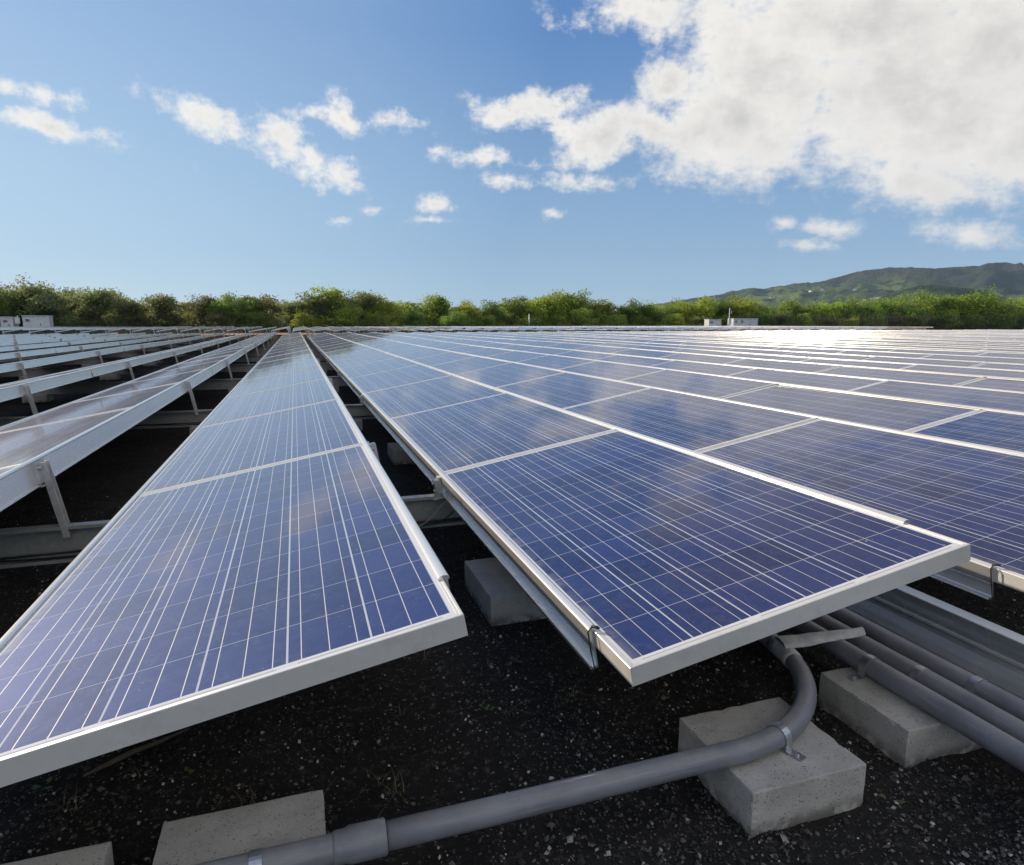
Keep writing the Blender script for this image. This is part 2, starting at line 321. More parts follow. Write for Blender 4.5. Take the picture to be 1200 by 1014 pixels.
def leaf_mat(name, c1, c2, c3):
    m, h, b = new_mat(name); t = h.t
    g = h.n('ShaderNodeNewGeometry'); oi = h.n('ShaderNodeObjectInfo')
    c = h.mix(h.ramp(g.outputs['Random Per Island'], 0, 1, 0, 1, False), c1, c2)
    c = h.mix(h.ramp(h.noise(objpos(h), 1.1, 3), 0.45, 0.58), c, c3)
    hsv = h.n('ShaderNodeHueSaturation'); h.put(hsv.inputs['Color'], c)
    h.put(hsv.inputs['Hue'], h.ramp(oi.outputs['Random'], 0, 1, 0.475, 0.515, False))
    h.put(hsv.inputs['Value'], h.ramp(h.noise(oi.outputs['Location'], 0.37, 2), 0.3, 0.7, 0.78, 1.5))
    b.inputs['Roughness'].default_value = 0.6; b.inputs['Specular IOR Level'].default_value = 0.25
    h.put(b.inputs['Base Color'], hsv.outputs[0])
    tr = h.n('ShaderNodeBsdfTranslucent'); h.put(tr.inputs[0], hsv.outputs[0])
    mx = h.n('ShaderNodeMixShader'); mx.inputs[0].default_value = 0.6
    t.links.new(b.outputs[0], mx.inputs[1]); t.links.new(tr.outputs[0], mx.inputs[2])
    out = [n for n in t.nodes if n.type == 'OUTPUT_MATERIAL'][0]; t.links.new(mx.outputs[0], out.inputs[0])
    return m
M['leafdull'] = leaf_mat('dull_olive_leaves', (0.150, 0.190, 0.068, 1), (0.225, 0.260, 0.092, 1), (0.165, 0.165, 0.080, 1))
M['leafgreen'] = leaf_mat('green_leaves', (0.175, 0.270, 0.055, 1), (0.260, 0.365, 0.075, 1), (0.145, 0.195, 0.055, 1))
M['leafbright'] = leaf_mat('bright_green_leaves', (0.265, 0.375, 0.055, 1), (0.370, 0.450, 0.070, 1), (0.210, 0.270, 0.060, 1))

# ------------------------------------------------------------------ object helpers
def tag(o, label=None, cat=None, group=None, kind=None):
    if label: o['label'] = label
    if cat: o['category'] = cat
    if group: o['group'] = group
    if kind: o['kind'] = kind
    return o
def link(name, me, parent=None, loc=None):
    o = bpy.data.objects.new(name, me); COL.objects.link(o)
    if parent: o.parent = parent
    if loc: o.location = loc
    return o
def empty(name, loc, rot=(0, 0, 0)):
    o = bpy.data.objects.new(name, None); COL.objects.link(o); o.location = loc; o.rotation_euler = rot
    o.empty_display_size = 0.1
    return o
class MB:
    """collects vertices and faces for one mesh"""
    def __init__(s): s.v = []; s.f = []; s.mi = []
    def add(s, vs, fs, mi=0):
        k = len(s.v); s.v += [tuple(v) for v in vs]; s.f += [tuple(i + k for i in f) for f in fs]; s.mi += [mi] * len(fs)
    def box(s, x0, x1, y0, y1, z0, z1, mat=None, mi=0):
        vs = [Vector((x, y, z)) for z in (z0, z1) for y in (y0, y1) for x in (x0, x1)]
        if mat: vs = [mat @ v for v in vs]
        s.add(vs, [(0, 2, 3, 1), (4, 5, 7, 6), (0, 1, 5, 4), (2, 6, 7, 3), (0, 4, 6, 2), (1, 3, 7, 5)], mi)
    def extrude(s, prof, a, b, axis='Y', mi=0, mat=None):
        """closed profile [(p,q)..] swept along an axis with end caps; p,q are x,z for Y and y,z for X"""
        n = len(prof)
        def P(p, q, t): return Vector((p, t, q)) if axis == 'Y' else Vector((t, p, q))
        vs = [P(p, q, a) for p, q in prof] + [P(p, q, b) for p, q in prof]
        if mat: vs = [mat @ v for v in vs]
        fs = [(i, (i + 1) % n, (i + 1) % n + n, i + n) for i in range(n)]
        if axis == 'Y': fs = [f[::-1] for f in fs]
        s.add(vs, fs + [tuple(range(n)), tuple(range(2 * n - 1, n - 1, -1))], mi)
    def tube(s, pts, r, seg=12, caps=True, mi=0, radii=None):
        pts = [Vector(p) for p in pts]; rings = []
        up = Vector((0, 0, 1))
        for i, p in enumerate(pts):
            d = (pts[min(i + 1, len(pts) - 1)] - pts[max(i - 1, 0)]).normalized()
            a = d.cross(up)
            if a.length < 1e-3: a = d.cross(Vector((1, 0, 0)))
            a.normalize(); b_ = a.cross(d); rr = radii[i] if radii else r
            rings.append([p + (a * math.cos(t) + b_ * math.sin(t)) * rr for t in [2 * math.pi * j / seg for j in range(seg)]])
        vs = [v for r_ in rings for v in r_]; fs = []
        for i in range(len(pts) - 1):
            for j in range(seg):
                k = (j + 1) % seg; fs.append((i * seg + j, i * seg + k, (i + 1) * seg + k, (i + 1) * seg + j))
        if caps: fs += [tuple(range(seg - 1, -1, -1)), tuple(range((len(pts) - 1) * seg, len(pts) * seg))]
        s.add(vs, fs, mi)
    def mesh(s, name, mats, smooth=False):
        me = bpy.data.meshes.new(name); me.from_pydata(s.v, [], s.f)
        for m in (mats if isinstance(mats, (list, tuple)) else [mats]): me.materials.append(m)
        me.polygons.foreach_set('material_index', s.mi)
        if smooth: me.polygons.foreach_set('use_smooth', [True] * len(s.f))
        me.update(); return me
def fixnormals(me):
    bm = bmesh.new(); bm.from_mesh(me); bmesh.ops.recalc_face_normals(bm, faces=bm.faces[:]); bm.to_mesh(me); bm.free(); return me
ORD = ['zeroth', 'first', 'second', 'third', 'fourth', 'fifth', 'sixth', 'seventh', 'eighth', 'ninth', 'tenth', 'eleventh', 'twelfth', 'thirteenth', 'fourteenth', 'fifteenth', 'sixteenth', 'seventeenth', 'eighteenth', 'nineteenth']
def ordn(n):
    if n < 20: return ORD[n]
    tens = {2: ('twenty', 'twentieth'), 3: ('thirty', 'thirtieth'), 4: ('forty', 'fortieth'), 5: ('fifty', 'fiftieth'), 6: ('sixty', 'sixtieth'), 7: ('seventy', 'seventieth')}[n // 10]
    return tens[1] if n % 10 == 0 else tens[0] + '-' + ORD[n % 10]
def rowname(k):
    return f'{ordn(k + 1)} row right of dark central gap' if k >= 0 else f'{ordn(-k)} row left of dark central gap'

# height wobble of each row at its rail joints
def joint_off(k, j):
    if j == 0: return 0.0
    r = random.Random(k * 131 + j * 17)
    amp = (0, 0.006, 0.018, 0.022, 0.03, 0.03)[min(j, 5)] if -3 <= k <= 2 else 0.022
    return r.uniform(-amp, amp) + 0.0024 * (j * RSEG) * 0.6
def zoff(k, y):
    t = (y - YJ) / RSEG; j = math.floor(t); f = t - j
    if j < 0: return 0.0
    return joint_off(k, j) * (1 - f) + joint_off(k, j + 1) * f
def row_x(k): return XB + k * PITCH

# ------------------------------------------------------------------ ground
def make_ground():
    me = bpy.data.meshes.new('ground')
    s = 9000.0
    me.from_pydata([(-3500, -200, G - 0.03), (7100, -200, G - 0.03), (7100, 7200, G - 0.03), (-3500, 7200, G - 0.03)], [], [(0, 1, 2, 3)])
    me.materials.append(M['ground']); tag(link('ground', me), kind='structure')
    x0, x1, y0, y1 = -6.0, 7.0, 0.2, 9.0
    nx, ny = 430, 290
    xs = np.linspace(x0, x1, nx); ys = y0 + (y1 - y0) * np.linspace(0, 1, ny) ** 1.6
    V = np.zeros((ny, nx, 3))
    for j, y in enumerate(ys):
        for i, x in enumerate(xs):
            e = min(1, (x - x0) / 1.0, (x1 - x) / 1.0, (y1 - y) / 2.0)
            n1 = noise.noise((x * 2.1, y * 2.1, 0)) * 0.012 + noise.noise((x * 9, y * 9, 3)) * 0.010 + noise.noise((x * 31, y * 31, 7)) * 0.009 + noise.noise((x * 70, y * 70, 2)) * 0.006
            V[j, i] = (x, y, G - 0.004 + n1 * 0.9 * e - (1 - e) * 0.03)
    idx = np.arange(nx * ny).reshape(ny, nx)
    F = np.stack([idx[:-1, :-1], idx[:-1, 1:], idx[1:, 1:], idx[1:, :-1]], -1).reshape(-1, 4)
    me = bpy.data.meshes.new('near_soil'); me.from_pydata(V.reshape(-1, 3).tolist(), [], F.tolist())
    me.materials.append(M['ground']); me.polygons.foreach_set('use_smooth', [True] * len(F))
    tag(link('soil_surface', me), kind='structure')
    # loose cinders and pebbles
    mb = MB(); r = random.Random(3)
    base = [Vector(v) for v in ((1, 0, 0), (-1, 0, 0), (0, 1, 0), (0, -1, 0), (0, 0, 1), (0, 0, -1))]
    fc = [(0, 2, 4), (2, 1, 4), (1, 3, 4), (3, 0, 4), (2, 0, 5), (1, 2, 5), (3, 1, 5), (0, 3, 5)]
    for i in range(110000):
        y = 0.75 + 4.0 * r.random() ** 2.3; x = -1.6 - 0.35 * y + (3.9 + 1.4 * y) * r.random()
        cl = noise.noise((x * 2.3, y * 2.3, 11))
        if cl < -0.1 and r.random() < 0.6: continue
        sz = 0.0015 + 0.0046 * r.random() ** 2.4 + (0.0055 * r.random() if r.random() < 0.03 else 0)
        c = Vector((x, y, G - 0.002 + sz * 0.3 + noise.noise((x * 2.1, y * 2.1, 0)) * 0.011 + noise.noise((x * 9, y * 9, 3)) * 0.009 + noise.noise((x * 31, y * 31, 7)) * 0.0045))
        rot = Matrix.Rotation(r.random() * 6.28, 3, 'Z') @ Matrix.Rotation(r.random() * 1.2, 3, 'X')
        sc = Vector((sz * r.uniform(.7, 1.4), sz * r.uniform(.7, 1.3), sz * r.uniform(.5, .9)))
        mb.add([c + rot @ Vector((v.x * sc.x, v.y * sc.y, v.z * sc.z)) * r.uniform(.8, 1.2) for v in base], fc)
    tag(link('gravel', mb.mesh('gravel', M['pebble'])), 'loose dark cinders and pale pebbles scattered over the soil', 'gravel', kind='stuff')
    # dry grass blades
    mb = MB()
    for i in range(60):
        if i < 10: tx, ty = [(0.10, 1.28), (0.52, 1.62), (0.34, 2.0), (-0.55, 1.6), (-0.75, 1.75), (0.18, 1.42), (0.9, 1.9), (1.6, 1.9), (1.15, 2.2), (-1.1, 1.9)][i]
        else: tx, ty = r.uniform(-2.4, 2.8), r.uniform(1.2, 4.5)
        for b in range(r.randint(4, 9)):
            a = r.random() * 6.28; ln = r.uniform(0.03, 0.085) * (1.3 if i < 3 else 0.8); p = Vector((tx + r.uniform(-.02, .02), ty + r.uniform(-.02, .02), G)); pts = []
            for s_ in range(5):
                f = s_ / 4; pts.append(p + Vector((math.cos(a) * ln * f * f * 0.9, math.sin(a) * ln * f * f * 0.9, ln * (f - 0.55 * f * f))))
            sd = Vector((-math.sin(a), math.cos(a), 0)) * 0.0012
            vs = []
            for s_, q in enumerate(pts): vs += [q - sd * (1 - s_ / 5), q + sd * (1 - s_ / 5)]
            mb.add(vs, [(2 * s_, 2 * s_ + 1, 2 * s_ + 3, 2 * s_ + 2) for s_ in range(4)])
    tag(link('dry_grass', mb.mesh('dry_grass', M['drygrass'])), 'thin dry grass blades growing sparsely in the dark soil', 'grass', kind='stuff')
    mb = MB()
    for i in range(900):
        y = 0.8 + 3.6 * r.random() ** 1.6; x = -1.4 - 0.3 * y + (3.4 + 1.2 * y) * r.random()
        if noise.noise((x * 1.7, y * 1.7, 21)) < 0.02: continue
        a = r.random() * 6.28; l = r.uniform(.004, .016); wd = r.uniform(.0012, .004)
        u = Vector((math.cos(a), math.sin(a), r.uniform(-.15, .25))) * l; v = Vector((-math.sin(a), math.cos(a), r.uniform(-.3, .3))) * wd; c = Vector((x, y, G + .007))
        mb.add([c - u, c + v, c + u, c - v], [(0, 1, 2, 3)])
    tag(link('leaf_litter', mb.mesh('leaf_litter', M['wood'])), 'small brown leaf and twig bits scattered over the dark soil', 'litter', kind='stuff')
    mb = MB()
    for (tx, ty, n) in [(0.47, 1.66, 9), (0.62, 1.9, 6), (0.34, 1.5, 4), (-0.62, 1.68, 8), (-0.5, 1.5, 5), (-0.3, 1.62, 5), (1.25, 1.02, 5), (-0.9, 2.0, 6), (1.7, 2.0, 4)]:
        for b in range(n):
            a = r.random() * 6.28; d = r.uniform(0.004, 0.03); c = Vector((tx + math.cos(a) * d, ty + math.sin(a) * d, G + 0.01 + r.random() * 0.008)); l = r.uniform(0.005, 0.011)
            u = Vector((math.cos(a), math.sin(a), 0.25)) * l; v = Vector((-math.sin(a), math.cos(a), 0)) * l * 0.6
            mb.add([c - u, c + v, c + u, c - v], [(0, 1, 2, 3)])
    tag(link('ground_weed', mb.mesh('ground_weed', M['weed'])), 'tiny low green weeds sprouting from the dark soil', 'weed', kind='stuff')
make_ground()
# a dead grey stick on the soil under the near left panel
mb = MB(); mb.tube([(-0.55, 1.71, G + .003), (-0.50, 1.735, G + .008), (-0.45, 1.775, G + .006), (-0.40, 1.79, G + .009), (-0.33, 1.84, G + .005)], 0.01, 8, radii=[.003, .007, .0075, .006, .002])
tag(link('stick', mb.mesh('stick', M['wood'], True)), 'weathered dead stick lying on dark soil under the near left panel', 'stick')

# ------------------------------------------------------------------ solar panels
def frame_mesh(simple=False):
    if simple: prof = [(0, -PH), (0, 0), (.012, 0), (.012, -.004)]
    else: prof = [(0, -PH), (0, -.0012), (.0012, 0), (.0058, 0), (.0062, -.0012), (.0115, -.0012), (.012, -.0022), (.012, -.008), (.002, -.008), (.002, -PH + .002), (.028, -PH + .002), (.028, -PH)]
    mb = MB(); n = len(prof); vs = []
    for cx, cy, sx, sy in ((0, 0, 1, 1), (PW, 0, -1, 1), (PW, PL, -1, -1), (0, PL, 1, -1)):
        vs += [(cx + sx * d, cy + sy * d, z) for d, z in prof]
    fs = []
    for c in range(4):
        e = (c + 1) % 4
        for i in range(n if not simple else n - 1):
            j = (i + 1) % n; fs.append((c * n + i, e * n + i, e * n + j, c * n + j))
    mb.add(vs, fs); return mb
def laminate(mb=None):
    d = .012; z0, z1 = -.0072, -.0030
    m2 = MB(); m2.box(d, PW - d, d, PL - d, z0, z1); return m2
def uvmap(me):
    uv = me.uv_layers.new(name='UVMap')
    for l in me.loops:
        co = me.vertices[l.vertex_index].co; uv.data[l.index].uv = (co.x, co.y)
FR = fixnormals(frame_mesh().mesh('panel_frame', M['frame']))
LM = laminate().mesh('panel_laminate', M['cell']); uvmap(LM)

def panel_pose(k, i):
    y0 = Y0 + i * STEP; ym = y0 + PL / 2
    z = ZLOW + zoff(k, ym); sl_ = (zoff(k, ym + .9) - zoff(k, ym - .9)) / 1.8
    r = random.Random(k * 977 + i * 31 + 5)
    first = 0.3 if i == 0 else 1.0
    rt = math.radians(r.uniform(-0.22, 0.22)) * first; rp = math.radians(r.uniform(-0.12, 0.12)) * first
    ex = Euler3(sl_ + rp, -(TILT + rt))
    return (row_x(k), y0, z - sl_ * PL / 2), ex
def Euler3(px, ty): return (px, ty, 0.0)

# projected size decides which panels are built one by one
f_, yaw_, pit_ = 770., 0.3155, -0.1643
Fv = Vector((math.sin(yaw_) * math.cos(pit_), math.cos(yaw_) * math.cos(pit_), math.sin(pit_)))
Rv = Vector((math.cos(yaw_), -math.sin(yaw_), 0)); Uv = Rv.cross(Fv)
def proj(p):
    p = Vector(p); d = max(p.dot(Fv), 0.05); return (600 + f_ * p.dot(Rv) / d, 507 - f_ * p.dot(Uv) / d)
def cliparea(poly):
    for ax, lim, sg in ((0, 0, 1), (0, 1200, -1), (1, 0, 1), (1, 1014, -1)):
        out = []
        for a, b in zip(poly, poly[1:] + poly[:1]):
            ia = (a[ax] - lim) * sg >= 0; ib = (b[ax] - lim) * sg >= 0
            if ia: out.append(a)
            if ia != ib:
                t = (lim - a[ax]) / (b[ax] - a[ax]); out.append((a[0] + t * (b[0] - a[0]), a[1] + t * (b[1] - a[1])))
        poly = out
        if not poly: return 0
    return abs(sum(a[0] * b[1] - b[0] * a[1] for a, b in zip(poly, poly[1:] + poly[:1]))) / 2
cand = []
for k in ROWS:
    for i in range(NP):
        (x, y, z), _ = panel_pose(k, i)
        if math.degrees(math.atan2(x, y + PL)) > 64 or (x < 0 and math.degrees(math.atan2(x + 1, y + PL)) < -32): continue
        q = [proj((x, y, z)), proj((x + PW * CT, y, z + PW * ST)), proj((x + PW * CT, y + PL, z + PW * ST)), proj((x, y + PL, z))]
        ar = cliparea(q) if k >= -3 else cliparea([q[1], q[2], proj((x + PW * CT, y + PL, z + PW * ST - .02)), proj((x + PW * CT, y, z + PW * ST - .02))])
        cand.append((ar, k, i))
cand.sort(reverse=True)
chosen, rest = cand[:300], cand[300:]
PG = 'solar panels of the near field'
for ar, k, i in sorted(chosen, key=lambda c: (c[1], c[2])):
    loc, rot = panel_pose(k, i)
    e = empty('solar_panel', loc, rot)
    tag(e, f'solar panel, {ordn(i + 1)} from the near end, {rowname(k)}', 'solar panel', PG)
    link('frame', FR, e); link('cell_sheet', LM, e)
# everything beyond the 300 largest, and the far block across the dirt road, as one object
B2X = [(-62 + j * PITCH) for j in range(88)]
def far_panels():
    V = []; Fc = []; MI = []; UV = []
    fr = frame_mesh(True); la = MB(); d = .012
    la.add([(d, d, -.003), (PW - d, d, -.003), (PW - d, PL - d, -.003), (d, PL - d, -.003)], [(0, 1, 2, 3)])
    under = MB(); under.add([(d, d, -.008), (PW - d, d, -.008), (PW - d, PL - d, -.008), (d, PL - d, -.008)], [(3, 2, 1, 0)])
    allv = fr.v + la.v + under.v; n1 = len(fr.v); n2 = n1 + len(la.v)
    allf = fr.f + [tuple(a + n1 for a in f) for f in la.f] + [tuple(a + n2 for a in f) for f in under.f]
    mi = [0] * len(fr.f) + [1] + [0]
    poses = [panel_pose(k, i) for _, k, i in rest]
    r = random.Random(9)
    for bx in B2X:
        zz = r.uniform(-.03, .03)
        for i in range(14):
            ey = 46.2 + i * STEP
            if math.degrees(math.atan2(bx, ey)) > 62 or math.degrees(math.atan2(bx, ey)) < -32: continue
            if bx > 50.5 and i < 3: continue
            poses.append(((bx, ey, ZLOW + 0.27 + zz + r.uniform(-.01, .01)), (math.radians(r.uniform(-.2, .2)), -TILT - math.radians(r.uniform(-.3, .3)), 0)))
    from mathutils import Euler
    av = np.array(allv)
    verts = []; k0 = 0; faces = []; mis = []
    for loc, rot in poses:
        R3 = np.array(Euler(rot).to_matrix())
        verts.append(av @ R3.T + np.array(loc)); faces += [tuple(a + k0 for a in f) for f in allf]; mis += mi; k0 += len(av)
    verts = np.concatenate(verts)
    me = bpy.data.meshes.new('far_panels'); me.from_pydata(verts.tolist(), [], faces); me.materials.append(M['frame']); me.materials.append(M['cell'])
    me.polygons.foreach_set('material_index', mis)
    uv = me.uv_layers.new(name='UVMap'); li = np.zeros(len(me.loops), int); me.loops.foreach_get('vertex_index', li)
    loc = np.tile(av[:, :2], (len(poses), 1)); uv.data.foreach_set('uv', loc[li].ravel())
    me.update()
    tag(link('distant_solar_panels', me), 'hundreds of distant solar panels in rows reaching back to the tree line', 'solar panels', kind='stuff')
far_panels()

# ------------------------------------------------------------------ mounting racks
# rail section, local x outward from the panel edge (negative = outside), z from the frame top
def rail_profile(rx=0.0140, rz=0.0092, straight=False):
    cap = [(-0.0005 + rx * math.cos(math.pi * i / 26), 0.0004 + rz * math.sin(math.pi * i / 26)) for i in range(27)]
    if straight: return cap + [(-0.0095, -0.004), (-0.0095, -0.094), (-0.018, -0.096), (-0.018, -0.101), (-0.001, -0.101), (-0.001, -0.0005)]
    return cap + [(-0.0095, -0.004), (-0.0095, -0.050), (-0.0045, -0.056), (-0.0045, -0.094), (-0.018, -0.096), (-0.0185, -0.091), (-0.0225, -0.091), (-0.0225, -0.101), (-0.001, -0.101), (-0.001, -0.0005)]
def rail_mesh(length, side):
    pr = rail_profile(0.0115, 0.0066) if side < 0 else rail_profile(straight=True)
    if side > 0: pr = [(-x, z) for x, z in pr][::-1]
    mb = MB(); mb.extrude(pr, 0, length, 'Y'); me = fixnormals(mb.mesh('rail', [M['rail'], M['cap']]))
    for p in me.polygons:
        if min(me.vertices[i].co.z for i in p.vertices) > 0 and len(p.vertices) == 4: p.material_index = 1
    return me
RL = {(-1): rail_mesh(RSEG - 0.035, -1), 1: rail_mesh(RSEG - 0.035, 1)}
# high post: angle section standing square to the panel, bracket plates and bolts at its head
BEAMY = [Y0 + STEP * (1 + 2 * j) - 0.008 for j in range(10)]
BTOP = -0.845
def high_post_mesh(h=0.30):
    mb = MB(); t = 0.004; a = 0.042
    mb.extrude([(-a / 2, 0), (a / 2, 0), (a / 2, t), (-a / 2 + t, t), (-a / 2 + t, 0.032), (-a / 2, 0.032)], -h, 0.0, 'Y')  # placeholder orientation, swung upright below
    R_ = Matrix.Rotation(math.radians(90), 4, 'X')
    mb.v = [tuple(R_ @ Vector(v)) for v in mb.v]
    # sweep ran along -Y -> now along -Z
    return mb
def post_meshes():
    # local frame of the row: x outward/right, z = panel normal, origin at the high frame edge top
    mb = MB(); t = 0.0045
    x0 = 0.024
    mb.box(x0, x0 + t, -0.022, 0.022, -0.345, -0.012)              # flat web
    mb.box(x0 + t, x0 + 0.026, 0.0175, 0.022, -0.345, -0.012)      # flange
    mb.box(x0 + t, x0 + 0.026, -0.022, -0.0175, -0.345, -0.012)
    br = MB()
    br.box(0.0055, x0, -0.052, 0.052, -0.092, -0.006)              # head bracket
    for sy in (-0.038, 0.0, 0.038):
        br.tube([(x0, sy if abs(sy) > 0.03 else 0.012, -0.03 - 0.02 * (sy == 0)), (x0 + 0.012, sy if abs(sy) > 0.03 else 0.012, -0.03 - 0.02 * (sy == 0))], 0.007, 6)
    br.box(-0.002, x0 + 0.002, -0.05, 0.05, -0.108, -0.103)
    post = fixnormals(mb.mesh('post', M['galv'])); brk = fixnormals(br.mesh('bracket', M['galv']))
    lo = MB()   # low bracket: stub between rail and cross beam, outside the low edge
    lo.box(-0.046, -0.0245, -0.026, 0.026, -0.112, -0.022); lo.box(-0.0245, -0.012, -0.024, 0.024, -0.085, -0.012)
    lo.tube([(-0.046, 0.0, -0.04), (-0.055, 0.0, -0.04)], 0.009, 8); lo.tube([(-0.046, 0.0, -0.08), (-0.054, 0.0, -0.08)], 0.008, 6)
    lo.box(-0.066, -0.012, -0.034, 0.034, -0.117, -0.112)
    return post, brk, fixnormals(lo.mesh('low_bracket', M['galv']))
POST, BRK, LOW = post_meshes()
tie = MB()
tie.tube([(0.012, -0.004, 0.009), (-0.006, -0.004, 0.011), (-0.016, -0.004, 0.002), (-0.016, -0.005, -0.05), (-0.014, -0.006, -0.098), (-0.026, -0.008, -0.104)], 0.0022, 6)
tie.tube([(0.000, 0.004, 0.010), (0.010, -0.016, 0.010)], 0.0034, 6)
TIE = tie.mesh('cable_tie', M['cable'], True)
RG = 'racks carrying the near solar rows'
for k in ROWS:
    x = row_x(k)
    root = empty('mounting_rack', (x, Y0, G))
    tag(root, f'aluminium rails and posts carrying the solar panels, {rowname(k)}', 'mounting rack', RG)
    def place(o, px, py, pz, rx=0.0):
        o.location = (px - x, py - Y0, pz - G); o.rotation_euler = (rx, -TILT, 0)
    for j in range(5):
        ys = YJ + j * RSEG
        if math.degrees(math.atan2(x, ys + RSEG)) > 66: continue
        za, zb = zoff(k, ys), zoff(k, ys + RSEG - 0.001); sl_ = (zb - za) / RSEG
        place(link('rail', RL[-1], root), x, ys, ZLOW + za, sl_)
        place(link('rail', RL[1], root), x + PW * CT, ys, ZLOW + PW * ST + za, sl_)
    if k in (0, 1):
        place(link('cable_tie', TIE, root), x, YJ, ZLOW)
    for by in BEAMY:
        if math.degrees(math.atan2(x, by)) > 64: continue
        if k > 6 and by > 16: continue      # hidden between the closed rows
        zo = zoff(k, by)
        place(link('post', POST, root), x + PW * CT, by, ZLOW + PW * ST + zo)
        place(link('bracket', BRK, root), x + PW * CT, by, ZLOW + PW * ST + zo)
        place(link('bracket', LOW, root), x, by, ZLOW + zo)
# racks of the far block
FRAIL = {}
mbf = MB()
for y_ in (0,):
    mbf.box(-0.012, 0.008, 0, 14 * STEP, -0.10, 0.006)
    mbf.box(PW - 0.008, PW + 0.012, 0, 14 * STEP, -0.10, 0.006)
for j in range(7):
    mbf.box(PW + 0.012, PW + 0.05, 0.8 + j * 2 * STEP, 0.85 + j * 2 * STEP, -0.62, -0.01)
    mbf.box(-0.05, -0.012, 0.8 + j * 2 * STEP, 0.85 + j * 2 * STEP, -0.35, -0.01)
FARRACK = mbf.mesh('far_rack', M['rail'])
n = 0
for bx in B2X:
    if math.degrees(math.atan2(bx, 60)) > 56 or math.degrees(math.atan2(bx, 74)) < -32: continue
    n += 1
    o = link('mounting_rack', FARRACK, None, (bx, 46.3 if bx < 50.5 else 46.3, ZLOW + 0.265)); o.rotation_euler = (0, -TILT, 0)
    tag(o, f'far rack of solar panels beyond the dirt road, {ordn(n)} from the left', 'mounting rack', 'racks of the far block')

# ------------------------------------------------------------------ cross beams with cables, ballast blocks
def chan(z0, z1, t=0.0035, fl=0.05, lip=0.014):
    """C section, open towards -y; p=y, q=z"""
    return [(0, z0), (0, z1), (-fl, z1), (-fl, z1 - lip), (-fl + t, z1 - lip), (-fl + t, z1 - t), (-t, z1 - t), (-t, z0 + t), (-fl + t, z0 + t), (-fl + t, z0 + lip), (-fl, z0 + lip), (-fl, z0)]
BZ0, BZ1 = -1.003, BTOP
for j, by in enumerate(BEAMY):
    x1 = min(row_x(45), 2.0 * by + 6); x0 = row_x(-12) - .3
    y_ = by + 0.03
    root = empty('cross_beam', (0, y_, BZ0))
    tag(root, f'galvanised cross beam running under all the solar rows, {ordn(j + 1)} nearest to the camera', 'beam', 'cross beams under the rows')
    # lengths butted end to end
    xs = [x0]; r = random.Random(j)
    while xs[-1] < x1: xs.append(xs[-1] + 5.4)
    for a, b in zip(xs, xs[1:]):
        mb = MB(); mb.extrude(chan(0, BZ1 - BZ0), a, b - 0.006, 'X'); o = link('beam_length', fixnormals(mb.mesh('beam_length', M['beamgalv'])), root)
        if b > 12 and j > 2: break
blk_mesh = {}
def block_mesh(sx, sy, sz, seed):
    bm = bmesh.new(); bmesh.ops.create_cube(bm, size=1)
    bmesh.ops.scale(bm, vec=(sx, sy, sz), verts=bm.verts); bmesh.ops.translate(bm, vec=(0, 0, sz / 2), verts=bm.verts)
    bmesh.ops.bevel(bm, geom=bm.edges[:], offset=0.0035, segments=2, affect='EDGES', profile=0.6)
    bmesh.ops.subdivide_edges(bm, edges=[e for e in bm.edges if e.calc_length() > 0.05], cuts=14, use_grid_fill=True)
    for v in bm.verts:
        p = v.co * 38 + Vector((seed * 7.3, 0, 0)); n_ = noise.noise(p) * 0.0008 + noise.noise(p * 0.35) * 0.0008
        edge = (abs(abs(v.co.x) - sx / 2) < .005) + (abs(abs(v.co.y) - sy / 2) < .005) + (v.co.z > sz - .005)
        chip = max(0, noise.noise(v.co * 55 + Vector((seed, 3, 9))) - 0.22) * 0.010 if edge >= 2 else 0
        d = Vector((v.co.x / sx, v.co.y / sy, (v.co.z - sz / 2) / sz)).normalized()
        v.co += d * (n_ - chip)
    me = bpy.data.meshes.new('concrete_block'); bm.to_mesh(me); bm.free(); me.materials.append(M['concrete'])
    me.polygons.foreach_set('use_smooth', [False] * len(me.polygons)); return me
def cblock(x0, x1, y0, y1, h, label, rz=0, group='concrete ballast blocks', seed=1):
    o = link('concrete_block', block_mesh(x1 - x0, y1 - y0, h, seed), None, ((x0 + x1) / 2, (y0 + y1) / 2, G - 0.006)); o.rotation_euler = (0, 0, rz)
    tag(o, label, 'block', group); return o
cblock(0.884, 1.194, 1.040, 1.330, 0.112, 'pale concrete block under the bend of the grey conduit, whole in view', seed=1)
cblock(1.400, 1.700, 1.110, 1.405, 0.106, 'concrete block under the three parallel grey pipes at lower right', seed=2)
cblock(-0.306, 0.008, 1.05, 1.350, 0.106, 'concrete block under the straight left end of the conduit, cut by the frame', seed=3)
cblock(-0.72, -0.392, 1.03, 1.328, 0.106, 'concrete block cut off at the bottom left corner, leftmost of all', seed=4)
cblock(0.633, 0.95, 2.19, 2.59, 0.115, 'shaded concrete block under the left edge of the near centre panel', seed=5)
cblock(0.69, 1.03, 5.12, 5.50, 0.115, 'shaded concrete block farther back in the dark central gap', seed=6)
BLK = [block_mesh(0.30, 0.30, 0.105, s_) for s_ in (11, 12, 13)]
r = random.Random(21)
cnt = {}
for j, by in enumerate(BEAMY[:6]):
    for k in range(-11, 5):
        if j == 0 and k < 0: continue
        xx = row_x(k) + (-0.52 if j == 0 and k in (0, -1) else -0.18)
        if j == 0 and k == 0: xx = 0.12
        o = link('concrete_block', BLK[(j + k) % 3], None, (xx, by + 0.012, G - 0.006)); o.rotation_euler = (0, 0, r.uniform(-.03, .03))
        tag(o, f'concrete block under {ordn(j + 1)} cross beam, {rowname(k)}', 'block', 'concrete blocks propping the cross beams')

